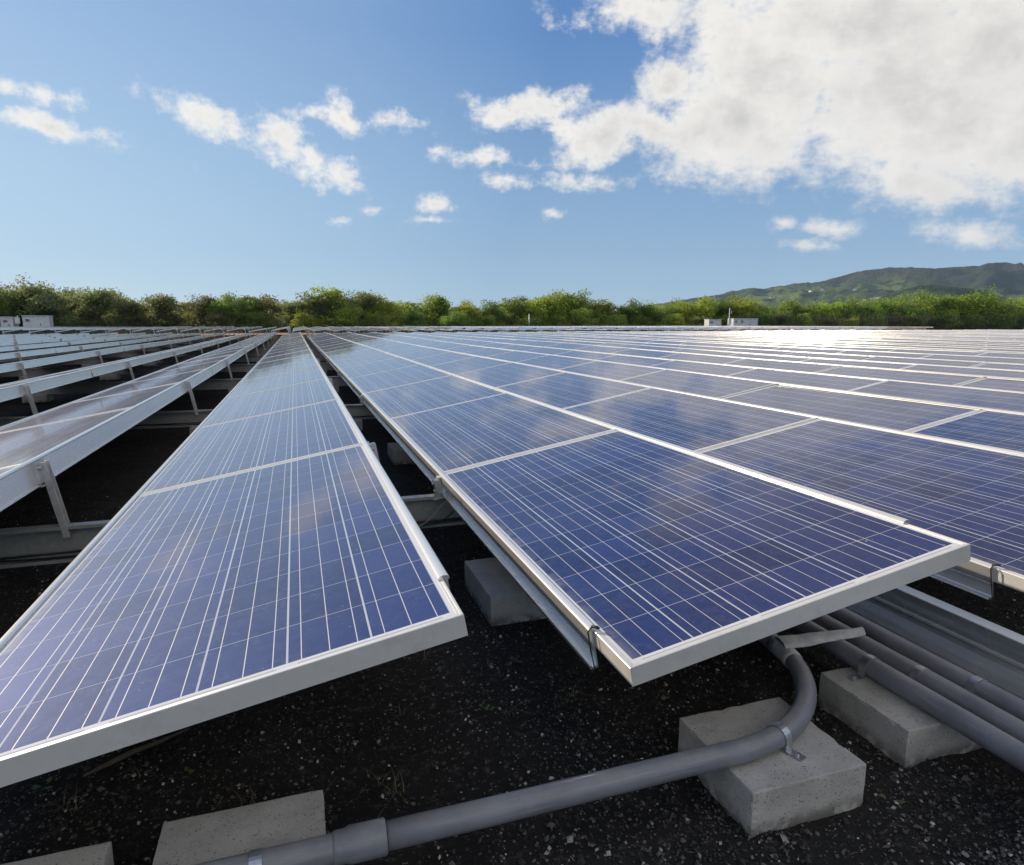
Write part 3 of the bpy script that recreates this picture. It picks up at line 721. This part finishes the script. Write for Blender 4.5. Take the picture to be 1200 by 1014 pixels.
def curve_cable(pts, rad_, name, label, mat, group='cables on the cross beams'):
    P = [Vector(p) for p in pts]; out = []
    for i in range(len(P) - 1):
        p0, p1, p2, p3 = P[max(i - 1, 0)], P[i], P[i + 1], P[min(i + 2, len(P) - 1)]
        for s_ in range(6):
            t = s_ / 6; out.append(0.5 * ((2 * p1) + (-p0 + p2) * t + (2 * p0 - 5 * p1 + 4 * p2 - p3) * t * t + (-p0 + 3 * p1 - 3 * p2 + p3) * t ** 3))
    out.append(P[-1]); mb = MB(); mb.tube(out, rad_, 7)
    o = link(name, mb.mesh(name, mat, True)); tag(o, label, 'cable', group); return o
for j in (0, 1):
    by = BEAMY[j] + 0.03
    for c in range(3):
        pts = []; r = random.Random(40 + c + 10 * j); x = -6.0
        while x < 4.2:
            pts.append((x, by - 0.012 - 0.012 * c + r.uniform(-.003, .003), BZ0 + 0.010 + r.uniform(0, .02) + 0.007 * c)); x += 0.33
        curve_cable(pts, 0.0042, 'cable', f'thin black cable lying inside the {ordn(j + 1)} nearest cross beam, {("back", "middle", "front")[c]} one of three', M['cable'])
yb = BEAMY[0] - 0.03
curve_cable([(0.36, yb - .005, -0.985), (0.45, yb - .01, -0.992), (0.53, yb - .01, -0.985), (0.60, yb - .005, -0.945), (0.64, yb, -0.90), (0.69, yb + .01, -0.86), (0.78, yb + .02, -0.80)], 0.0035, 'cable', 'pale pinkish cable looping from the nearest cross beam up under the centre panel', M['redcable'])
curve_cable([(0.50, yb - .012, -0.99), (0.62, yb - .012, -0.975), (0.70, yb - .008, -0.93), (0.76, yb, -0.86), (0.82, yb + .02, -0.80)], 0.0035, 'cable', 'black cable looping up beside the pale one under the centre panel', M['cable'])
curve_cable([(0.44, yb + .052, -0.955), (0.46, yb + .045, -0.942), (0.485, yb + .04, -0.95), (0.48, yb + .045, -0.968), (0.455, yb + .05, -0.965), (0.42, yb + .05, -0.957)], 0.003, 'cable', 'tiny curled black wire tied at the nearest beam in the gap', M['cable'])

# ------------------------------------------------------------------ the loose channel beam at lower right, lengthwise
root = empty('channel_beam', (1.93, 0.3, G))
tag(root, 'shiny metal channel beam lying lengthwise beyond the grey pipes at lower right', 'beam')
mb = MB()
prof = [(0.0, -1.096), (0.0, -1.058), (0.012, -1.036), (0.030, -1.010), (0.034, -0.985), (0.030, -0.960), (0.016, -0.934), (0.008, -0.914), (0.005, -0.906), (0.030, -0.906), (0.030, -0.914), (0.033, -0.914), (0.033, -0.903), (0.0015, -0.903),
        (0.0045, -0.915), (0.0125, -0.935), (0.0265, -0.961), (0.0290, -0.976), (0.0235, -0.980), (0.0215, -0.985), (0.0235, -0.990), (0.0290, -0.994), (0.0265, -1.009), (0.0085, -1.034), (-0.0035, -1.056), (-0.0035, -1.096)]
prof = [(x, z - G) for x, z in prof]
# outer face of the folded channel, then its top flange
mb.extrude(prof, -0.15, 3.0 - 0.3 - 0.01, 'Y'); o = link('channel', fixnormals(mb.mesh('channel', M['channel'])), root)
mb = MB(); mb.box(-0.004, 0.045, -0.15, 2.68, -0.9025 - G, -0.8985 - G); link('top_flange', mb.mesh('top_flange', M['flange']), root)
mb = MB(); mb.box(-0.02, 0.04, -0.15, 2.68, -1.1005 - G, -1.0968 - G); link('bottom_flange', mb.mesh('bottom_flange', M['rail']), root)

# ------------------------------------------------------------------ conduits
CR = 0.0262
def clamp_mesh(r_, axis_rot, wd=0.022):
    """one-hole pipe strap round a pipe lying on the block, pipe along local X, centre at origin"""
    mb = MB(); n_ = 14; t = 0.0022; ring = []
    for s_ in range(n_ + 1):
        a = math.radians(-25) + s_ / n_ * math.radians(205)
        ring.append((math.cos(a), math.sin(a)))
    vs = []
    for c, s_ in ring:
        for rr in (r_ + 0.0004, r_ + t):
            for xx in (-wd / 2, wd / 2): vs.append((xx, -c * rr, s_ * rr))
    fs = []
    for i in range(n_):
        a = i * 4; b = a + 4
        fs += [(a, a + 1, b + 1, b), (a + 2, b + 2, b + 3, a + 3), (a, b, b + 2, a + 2), (a + 1, a + 3, b + 3, b + 1)]
    fs += [(0, 2, 3, 1), (n_ * 4, n_ * 4 + 1, n_ * 4 + 3, n_ * 4 + 2)]
    mb.add(vs, fs)
    # leg down and foot
    mb.box(-wd / 2, wd / 2, -(r_ + t) + 0.0, -(r_ + 0.0004) + 0.0, -r_, 0.0)
    mb.v = [v for v in mb.v]
    mb.box(-wd / 2, wd / 2, -(r_ + 0.040), -(r_ + 0.0004), -r_ + 0.0006, -r_ + 0.0030)
    mb.tube([(0, -(r_ + 0.024), -r_ + 0.003), (0, -(r_ + 0.024), -r_ + 0.0085)], 0.0052, 6)
    return fixnormals(mb.mesh('pipe_clamp', M['strap']))
CZ = G + 0.108 + CR
root = empty('conduit', (0.1, 1.13, CZ))
tag(root, 'grey plastic conduit bending from the foreground back under the centre panel', 'conduit')
arc = []
cx_, cy_, R0 = 0.905, 1.135 + 0.45, 0.45
for s_ in range(0, 25):
    a = math.radians(-90 + 90 * s_ / 24 * 0.93); arc.append((cx_ + R0 * math.cos(a), cy_ + R0 * math.sin(a), CZ - 0.004 * s_ / 24))
lastp = Vector(arc[-1]); dirp = (lastp - Vector(arc[-2])).normalized()
pts = [(0.118, 1.132, CZ), (0.35, 1.133, CZ - .001), (0.6, 1.134, CZ), (0.8, 1.135, CZ)] + arc + [tuple(lastp + dirp * 0.12), tuple(lastp + dirp * 0.5)]
def local(pts, o): return [tuple(Vector(p) - Vector(o.location)) for p in pts]
mb = MB(); mb.tube(local(pts, root), CR, 24); link('pipe', mb.mesh('pipe', M['pvc'], True), root)
mb = MB(); mb.tube(local([(-0.95, 1.128, CZ), (-0.4, 1.130, CZ), (0.06, 1.132, CZ), (0.09, 1.132, CZ)], root), CR, 24); link('pipe', mb.mesh('pipe', M['pvc'], True), root)
mb = MB(); mb.tube(local([(0.018, 1.132, CZ), (0.024, 1.132, CZ), (0.040, 1.132, CZ), (0.050, 1.132, CZ), (0.114, 1.132, CZ), (0.1165, 1.132, CZ)], root), CR, 24, radii=[CR + .0005, CR + .003, CR + .0035, CR + .0065, CR + .0065, CR + .004]); link('coupling', mb.mesh('coupling', M['pvc'], True), root)
CL = clamp_mesh(CR, 0)
def put_clamp(root, x, y, z, rz, me=CL):
    o = link('pipe_clamp', me, root); o.location = Vector((x, y, z)) - Vector(root.location); o.rotation_euler = (0, 0, rz)
put_clamp(root, -0.115, 1.131, CZ, 0)
a = math.radians(-90 + 18); put_clamp(root, cx_ + R0 * math.cos(a), cy_ + R0 * math.sin(a), CZ, math.radians(18))
PR_ = 0.0290
CL2 = clamp_mesh(PR_, 0)
LBL = ['nearest of the three parallel grey pipes at lower right', 'middle one of the three parallel grey pipes at lower right', 'farthest of the three parallel grey pipes, beside the channel beam']
for j, (px, cy2) in enumerate(((1.520, 1.345), (1.605, 1.255), (1.700, 1.165))):
    z = G + 0.101 + PR_; root = empty('conduit', (px, 0.3, z)); tag(root, LBL[j], 'conduit', 'parallel grey pipes')
    r = random.Random(j); pts = []
    y = -0.1
    while y < 4.6: pts.append((r.uniform(-.002, .002), y - 0.3, r.uniform(-.0015, .0015) - 0.004 * (y > 2))); y += 0.45
    mb = MB(); mb.tube(pts, PR_, 24); link('pipe', mb.mesh('pipe', M['pvc'], True), root)
    put_clamp(root, px, cy2, z, math.radians(-90), CL2)
# weathered tape wound across the pipes where the bend joins them
mb = MB(); nseg = 22
A = Vector((1.335, 1.500, -0.932)); B = Vector((1.625, 1.475, -0.928))
for i in range(nseg):
    pass
vs = []
for i in range(nseg + 1):
    f = i / nseg; c = A.lerp(B, f) + Vector((0, 0, 0.0008 * math.sin(f * 19)))
    for q in range(5):
        g = q / 4 - 0.5; tw = 0.020 + 0.018 * (1 - f)
        vs.append(c + Vector((0.02 * g, g * 2 * tw, 0.0012 * math.sin(q * 2.1 + f * 14) - 0.012 * (2 * g) ** 2)))
vs2 = [v - Vector((0, 0, 0.004)) for v in vs]; n5 = 5 * (nseg + 1)
fs = [(i * 5 + q, (i + 1) * 5 + q, (i + 1) * 5 + q + 1, i * 5 + q + 1) for i in range(nseg) for q in range(4)]
fs += [tuple(a_ + n5 for a_ in f[::-1]) for f in fs]
for i in range(nseg):
    fs += [(i * 5, i * 5 + n5, (i + 1) * 5 + n5, (i + 1) * 5), (i * 5 + 4, (i + 1) * 5 + 4, (i + 1) * 5 + 4 + n5, i * 5 + 4 + n5)]
mb.add(vs + vs2, fs); tag(link('tape_strip', fixnormals(mb.mesh('tape_strip', M['tape'], True))), 'crumpled grey tape strip laid across the pipes below the panel corner', 'tape')
mb = MB(); p0 = Vector((1.3278, 1.43, CZ - .003)); mb.tube([p0, p0 + Vector((.0065, .02, .0)), p0 + Vector((.0135, .045, .0)), p0 + Vector((.019, .075, .0)), p0 + Vector((.0235, .11, .0))], 0.035, 20, radii=[CR + .0008, CR + .0018, CR + .0013, CR + .0020, CR + .0008])
tag(link('tape_wrap', mb.mesh('tape_wrap', M['tape'], True)), 'grey tape wrapped round the back end of the bending conduit', 'tape')

# ------------------------------------------------------------------ trees
def tree_variant(seed, hgt, spread, dens, airy=0.0, leaf='leafgreen'):
    r = random.Random(seed); tr = MB(); lf = MB(); tips = []
    def branch(p, d, ln, rd, lev):
        pts = [p]; q = p.copy(); dd = d.copy(); ns = 4
        for s_ in range(ns):
            dd = (dd + Vector((r.uniform(-.3, .3), r.uniform(-.3, .3), r.uniform(-.12, .16)))).normalized(); q = q + dd * ln / ns; pts.append(q.copy())
        tr.tube(pts, rd, 5 if lev else 7, radii=[rd * (1 - 0.6 * i / ns) for i in range(ns + 1)])
        if lev >= 3: tips.append(q); return
        if lev >= 1: tips.append(pts[2])
        for c in range(r.randint(3, 4)):
            a = r.random() * 6.28; nd = (dd * 0.7 + Vector((math.cos(a), math.sin(a), r.uniform(-.15, .5))) * spread).normalized()
            branch(pts[r.randint(2, ns)], nd, ln * r.uniform(.55, .8), rd * 0.5, lev + 1)
    for s_ in range(r.randint(2, 3)):
        a = r.random() * 6.28
        branch(Vector((math.cos(a) * .2, math.sin(a) * .2, -0.1)), Vector((math.cos(a) * .35, math.sin(a) * .35, 1)).normalized(), hgt * 0.36, 0.15, 0)
    zm = max(t.z for t in tips); tips = [Vector((t.x, t.y, max(0.7, t.z * hgt * 0.93 / zm))) for t in tips]
    sc = hgt * 0.93 / zm; tr.v = [(x, y, z * sc) for x, y, z in tr.v]
    # low skirt of foliage so that the belt closes towards the ground
    for s_ in range(int(44 * (1 - airy))):
        a = r.random() * 6.28; d = r.uniform(.6, hgt * .55); tips.append(Vector((math.cos(a) * d, math.sin(a) * d, r.uniform(.4, hgt * .5))))
    for t in tips:
        cr = r.uniform(.35, .85); n_ = int(dens * cr * 62)
        for q in range(n_):
            v = Vector((r.gauss(0, 1), r.gauss(0, 1), r.gauss(0, .6))); v *= min(1, 2.1 / max(v.length, .01)); v = v * cr * .7 + t
            if v.z < 0.1: continue
            a = Vector((r.gauss(0, 1), r.gauss(0, 1), r.gauss(0, 1))).normalized(); b = a.cross(Vector((r.gauss(0, 1), r.gauss(0, 1), r.gauss(0, 1)))).normalized()
            l = r.uniform(.08, .19); lf.add([v - a * l, v + b * l * .55, v + a * l, v - b * l * .55], [(0, 1, 2, 3)])
    return tr.mesh('trunk', M['bark'], True), lf.mesh('crown', M[leaf])
TV = {
 'dull': [tree_variant(s_, 5.6, .85, .9, 0, 'leafdull') for s_ in (1, 2, 3)],
 'green': [tree_variant(s_, 5.8, .8, 1.0, 0, 'leafgreen') for s_ in (11, 12, 13)],
 'bright': [tree_variant(s_, 5.4, .8, 1.05, 0, 'leafbright') for s_ in (21, 22, 23)],
 'airy': [tree_variant(31, 6.6, .75, .35, .9, 'leafdull')]}
prof = [(-33.06,4.94),(-31.27,5.3),(-27.88,4.53),(-24.27,4.49),(-18.74,3.64),(-11.89,3.62),(-7.77,4.22),(-1.46,3.87),(2.97,4.73),(7.5,4.91),(10.94,3.8),(18.18,4.49),(23.17,3.35),(28.35,3.65),(36.44,4.76),(42.06,5.35),(47.91,4.14),(53.96,3.68),(60.19,4.29),(68.35,4.11),(74.19,5.45),(76.91,3.92),(87.71,4.04),(97.16,4.44),(105.1,4.53),(111.13,5.69),(123.96,6.35),(135.65,4.88),(160,5)]
def topz(x):
    if x <= prof[0][0]: return prof[0][1]
    for (a, b), (c, d) in zip(prof, prof[1:]):
        if a <= x <= c: return b + (d - b) * (x - a) / (c - a)
    return prof[-1][1]
TG = 'trees of the belt behind the solar field'
spots = []
r = random.Random(77); x = -41.0
while x < 150:
    spots.append((x, 95 + r.uniform(-2.5, 2.5), 0)); x += r.uniform(2.6, 4.2)
x = -40
while x < 150:
    spots.append((x, 101 + r.uniform(-2, 2), 1)); x += r.uniform(3.6, 5.4)
x = -44
while x < 156:      # low front shrubs close the belt at its foot
    spots.append((x, 91.5 + r.uniform(-1, 1), 2)); x += r.uniform(4.0, 6.0)
def kindof(x, rr):
    if x < -9: return 'dull' if rr < .85 else 'green'
    if x < 18: return 'green' if rr < .6 else ('dull' if rr < .8 else 'bright')
    return 'bright' if rr < .55 else ('green' if rr < .9 else 'dull')
spots.append((-31.3, 93, 3))
spots.sort()
KW = {'dull': 'dull olive', 'green': 'mid green', 'bright': 'bright green', 'airy': 'thin tall umbrella-topped'}
cnt = {0: 0, 1: 0, 2: 0}
LW = {0: 'tree, {} from the left in the main tree line', 1: 'tree, {} from the left in the rear tree line', 2: 'low bushy tree, {} from the left at the front of the belt'}
def big_ord(n): return ordn(n) if n < 80 else 'last'
for sx, sy, lay in spots:
    rr = r.random()
    kd = 'airy' if lay == 3 else kindof(sx, rr)
    tm, lm = r.choice(TV[kd])
    base_h = {'dull': 5.6, 'green': 5.8, 'bright': 5.4, 'airy': 6.6}[kd]
    want = topz(sx) - G
    if lay == 0: want *= r.uniform(.80, 1.06)
    if lay == 1: want *= r.uniform(.80, 1.03)
    if lay == 2: want *= r.uniform(.42, .6)
    if lay == 3: want = 6.95
    s_ = want / base_h
    root = empty('tree', (sx, sy, G), (0, 0, r.random() * 6.28)); wd = max(s_, .62) if lay == 2 else s_
    root.scale = (wd * r.uniform(.95, 1.2), wd * r.uniform(.95, 1.2), s_)
    if lay == 3: lab = 'thin tall tree with an airy flat crown standing above the others at far left'
    else:
        cnt[lay] += 1; lab = KW[kd] + ' ' + LW[lay].format(big_ord(cnt[lay]))
    tag(root, lab, 'tree', None if lay == 3 else TG)
    link('trunk', tm, root); link('crown', lm, root)
# thicket closing the view between the trunks
mb = MB(); r = random.Random(5)
for q in range(42000):
    x = r.uniform(-46, 158); y = r.uniform(96, 108); z = G + abs(r.gauss(0, 1.5)) * 1.0
    if z > topz(x) - 1.3: continue
    v = Vector((x, y, z)); a = Vector((r.gauss(0, 1), r.gauss(0, 1), r.gauss(0, 1))).normalized(); b = a.cross(Vector((r.gauss(0, 1), r.gauss(0, 1), r.gauss(0, 1)))).normalized()
    l = r.uniform(.2, .42); mb.add([v - a * l, v + b * l * .6, v + a * l, v - b * l * .6], [(0, 1, 2, 3)])
tag(link('undergrowth', mb.mesh('undergrowth', M['leafdull'])), 'dense dark undergrowth filling the belt between the trees', 'undergrowth', kind='stuff')

# ------------------------------------------------------------------ fence, cabinets, poles at the field edge
root = empty('wire_fence', (66, 88, G)); tag(root, 'dark wire mesh fence with posts along the far right field edge', 'fence')
for i in range(26):
    mb = MB(); mb.tube([(i * 3.0, 0, 0), (i * 3.0, 0, 2.5)], 0.05, 8); mb.tube([(i * 3.0, 0, 2.5), (i * 3.0, -.3, 2.75)], 0.03, 6); link('post', mb.mesh('post', M['darkmetal']), root)
mb = MB()
for i in range(500): mb.box(i * .15, i * .15 + .012, -.006, .006, .05, 2.4)
for j in range(16): mb.box(0, 75, -.0055, .0055, .05 + j * .15, .062 + j * .15)
link('mesh_panel', mb.mesh('mesh_panel', M['darkmetal']), root)
root = empty('wire_fence', (-46, 88.5, G)); tag(root, 'low dark wire fence along the far left field edge before the trees', 'fence')
for i in range(38):
    mb = MB(); mb.tube([(i * 3.0, 0, 0), (i * 3.0, 0, 1.75)], 0.04, 8); link('post', mb.mesh('post', M['darkmetal']), root)
mb = MB()
for j in range(9): mb.box(0, 111, -.004, .004, .1 + j * .2, .112 + j * .2)
link('wire', mb.mesh('wire', M['darkmetal']), root)
def cabinet(x0, x1, y, h, z0, label, ribs=6):
    root = empty('electrical_cabinet', ((x0 + x1) / 2, y, z0)); tag(root, label, 'cabinet', None); hw = (x1 - x0) / 2
    mb = MB(); mb.box(-hw, hw, -.6, .6, 0.1, h)
    for i in range(ribs + 1):
        xx = -hw + .02 + i * (2 * hw - .06) / ribs; mb.box(xx, xx + .03, -.63, -.6, .15, h - .06)
    link('body', mb.mesh('body', M['cabinet']), root)
    mb = MB(); mb.box(-hw - .05, hw + .05, -.68, .68, h, h + .07); link('roof', mb.mesh('roof', M['cabinet']), root)
    mb = MB(); mb.box(-hw + .1, hw - .1, -.5, .5, 0, .1); link('base', mb.mesh('base', M['darkmetal']), root)
    mb = MB()
    for i in range(max(1, int(hw * 1.2))):
        xx = -hw + .25 + i * 1.1
        for q in range(4): mb.box(xx, xx + .4, -.645, -.632, h * .7 + q * .07, h * .7 + .035 + q * .07)
    link('vent', mb.mesh('vent', M['darkmetal']), root)
    mb = MB(); mb.box(hw * .3, hw * .3 + .05, -.66, -.63, h * .45, h * .6); link('handle', mb.mesh('handle', M['darkmetal']), root)
ZB = G
cabinet(-30.15, -29.0, 86, 1.76, ZB, 'small grey cabinet at far left in front of the trees', 4)
cabinet(-28.1, -25.6, 86, 1.9, ZB, 'wide pale grey cabinet at far left in front of the trees', 9)
cabinet(58.8, 60.95, 86, 1.68, ZB, 'small pale cabinet at right, left of the white mast', 5)
cabinet(63.1, 67.5, 86, 1.82, ZB, 'wide ribbed pale cabinet at right, behind the field', 13)
root = empty('mast', (62.4, 85.5, G)); tag(root, 'white mast with a box standing between the two right cabinets', 'mast')
mb = MB(); mb.tube([(0, 0, 0), (0, 0, 3.3)], .07, 10, radii=[.09, .06]); link('pole', mb.mesh('pole', M['cabinet'], True), root)
mb = MB(); mb.box(-.25, .25, -.2, .0, .9, 1.9); link('box', mb.mesh('box', M['cabinet']), root)
mb = MB(); mb.tube([(-.25, 0, 2.6), (.35, 0, 2.6)], .025, 6); mb.tube([(.35, 0, 2.6), (.35, 0, 3.0)], .03, 6); mb.tube([(0, 0, 3.3), (0, 0, 3.42)], .1, 8); link('arm', mb.mesh('arm', M['cabinet']), root)
root = empty('mast', (-28.6, 85.6, G)); tag(root, 'short white meter post between the two far left cabinets', 'mast')
mb = MB(); mb.tube([(0, 0, 0), (0, 0, 1.95)], .05, 8); link('pole', mb.mesh('pole', M['cabinet'], True), root)
mb = MB(); mb.box(-.22, .22, -.2, -.05, 1.1, 1.75); link('box', mb.mesh('box', M['cabinet']), root)
root = empty('utility_pole', (30.9, 87, G)); tag(root, 'single pale post standing before the trees at centre', 'pole')
mb = MB(); mb.tube([(0, 0, 0), (0, 0, 2.45)], .08, 8, radii=[.07, .06]); link('shaft', mb.mesh('shaft', M['galv'], True), root)
mb = MB(); mb.tube([(0, 0, 2.45), (0, 0, 2.52)], .1, 8); link('cap', mb.mesh('cap', M['darkmetal']), root)

# ------------------------------------------------------------------ mountain
ridge = [(27,1.3),(32.37,2.01),(33.04,2.16),(35.91,2.52),(38.93,2.92),(40.97,3.2),(43.02,3.36),(44.93,3.71),(46.14,4.0),(47.15,4.13),(48.6,4.21),(49.99,4.07),(51.52,4.11),(52.61,4.13),(53.71,4.28),(54.43,4.10),(55.22,4.01),(58,4.2),(63,3.9),(70,3.0),(78,2.2)]
def rh(a):
    for (p, q), (c, d) in zip(ridge, ridge[1:]):
        if p <= a <= c:
            t = (a - p) / (c - p); return q + (d - q) * t
    return 0.6 if a < 27 else 2.2
def mount_mat():
    m, h, b = new_mat('mountain_slopes'); p = worldpos(h)
    n1 = h.noise(p, 0.0022, 7, 0.62); n2 = h.noise(p, 0.011, 6, 0.65); z = h.sep(p)[2]
    c = h.mix(h.ramp(n1, 0.38, 0.62), (0.034, 0.046, 0.030, 1), (0.150, 0.205, 0.048, 1))
    c = h.mix(h.ramp(n2, 0.48, 0.62), c, (0.022, 0.034, 0.018, 1))
    c = h.mix(h.ramp(h.m('ADD', z, h.m('MULTIPLY', n1, 160)), 300, 400), c, (0.052, 0.056, 0.038, 1))
    h.put(b.inputs['Base Color'], c); b.inputs['Roughness'].default_value = 1.0; b.inputs['Specular IOR Level'].default_value = 0
    bump(h, b, n2, 1.0, 60)
    return m
MM = mount_mat()
def mount_h(a, rr):
    """height at compass angle a (deg) and distance rr (m)"""
    top = 5000 * math.tan(math.radians(rh(a))); x, y = rr * math.sin(math.radians(a)), rr * math.cos(math.radians(a))
    t = min(1, max(0, (rr - 2600) / 2400)); base = top * (t ** 1.7)
    if rr > 5000: base = top * (1 - (rr - 5000) / 2600)
    ero = 0
    for o_, (fq, am) in enumerate(((.0011, 1), (.0024, .55), (.0052, .3), (.011, .13))):
        ero += am * (1 - 2 * abs(noise.noise((x * fq + 5, y * fq + 9, o_ * 3.3))))
    ero = (ero - 1.2) * 125 * math.sin(min(t, 1) * math.pi * .93) ** .8 * min(1, top / 250) if rr <= 5000 else 0
    ero += (noise.noise((a * 1.1, 3, 1)) * 6 + noise.noise((a * 3.1, 8, 1)) * 6 + noise.noise((a * 7.0, 8, 4)) * 3) * min(1, top / 250) * max(0, 1 - abs(rr - 5000) / 900)
    return G - 4 + base + ero
def make_mountain():
    vs = []; na, nr = 330, 110
    for i in range(na + 1):
        a = 24 + 56 * i / na
        for j in range(nr + 1):
            rr = 2300 + (6800 - 2300) * j / nr
            vs.append((rr * math.sin(rad(a)), rr * math.cos(rad(a)), mount_h(a, rr)))
    fs = [(i * (nr + 1) + j, (i + 1) * (nr + 1) + j, (i + 1) * (nr + 1) + j + 1, i * (nr + 1) + j + 1) for i in range(na) for j in range(nr)]
    me = bpy.data.meshes.new('mountain'); me.from_pydata(vs, [], fs); me.materials.append(MM); me.polygons.foreach_set('use_smooth', [True] * len(fs)); fixnormals(me)
    tag(link('mountain', me), kind='structure')
    # the rounded green hill in front of it
    vs = []; n_ = 60; cx, cy = 2450 * math.sin(rad(50.6)), 2450 * math.cos(rad(50.6))
    for j in range(n_ + 1):
        for i in range(n_ + 1):
            u, v = (i / n_ - .5) * 2, (j / n_ - .5) * 2; d = math.hypot(u, v)
            z = 122 * max(0, math.cos(min(d, 1) * math.pi / 2)) ** 1.1 * (1 + .12 * noise.noise((u * 3, v * 3, 1)))
            ux, uy = math.cos(rad(50.6)), -math.sin(rad(50.6))
            vs.append((cx + ux * u * 330 + uy * 0 + math.sin(rad(50.6)) * v * 260, cy + uy * u * 330 + math.cos(rad(50.6)) * v * 260, G - 6 + z))
    fs = [(j * (n_ + 1) + i, j * (n_ + 1) + i + 1, (j + 1) * (n_ + 1) + i + 1, (j + 1) * (n_ + 1) + i) for j in range(n_) for i in range(n_)]
    me = bpy.data.meshes.new('hill'); me.from_pydata(vs, [], fs); me.materials.append(MM); me.polygons.foreach_set('use_smooth', [True] * len(fs)); fixnormals(me)
    tag(link('hill', me), kind='structure')
make_mountain()
# pale houses on the lower slope
hm = MB(); hm.box(-9, 9, -6, 6, -3, 5.0); HW = hm.mesh('wall', M['housewall'])
hm = MB(); hm.add([(-10, -7, 5), (10, -7, 5), (10, 7, 5), (-10, 7, 5), (-6, 0, 9), (6, 0, 9)], [(0, 1, 5, 4), (2, 3, 4, 5), (1, 2, 5), (3, 0, 4), (3, 2, 1, 0)]); HR = hm.mesh('roof', M['houseroof'])
r = random.Random(8); hs = []
while len(hs) < 46:
    a = r.gauss(43.5, 3.0); rr = r.uniform(3450, 4150)
    if not 36 < a < 49: continue
    hs.append((a, rr))
hs.sort()
for i, (a, rr) in enumerate(hs):
    z = mount_h(a, rr); s_ = r.uniform(.7, 1.25)
    root = empty('house', (rr * math.sin(rad(a)), rr * math.cos(rad(a)), z), (0, 0, r.random() * 3.1)); root.scale = (s_, s_, s_)
    tag(root, f'tiny pale house on the mountain slope, {ordn(i + 1)} from the left', 'house', 'houses on the mountain slope')
    link('wall', HW, root); link('roof', HR, root)

# ------------------------------------------------------------------ the air between here and the mountain
mb = MB(); mb.box(-3600, 7200, -250, 7300, G - 6, 620)
hz = bpy.data.materials.new('haze'); hz.use_nodes = True; ht = hz.node_tree; ht.nodes.clear()
pvn = ht.nodes.new('ShaderNodeVolumePrincipled'); pvn.inputs['Color'].default_value = (0.50, 0.70, 1.0, 1); pvn.inputs['Density'].default_value = 4.6e-5; pvn.inputs['Anisotropy'].default_value = 0.0
on = ht.nodes.new('ShaderNodeOutputMaterial'); ht.links.new(pvn.outputs[0], on.inputs['Volume'])
tag(link('haze', mb.mesh('haze', hz)), 'thin blue haze in the air before the mountain', 'haze', kind='stuff')
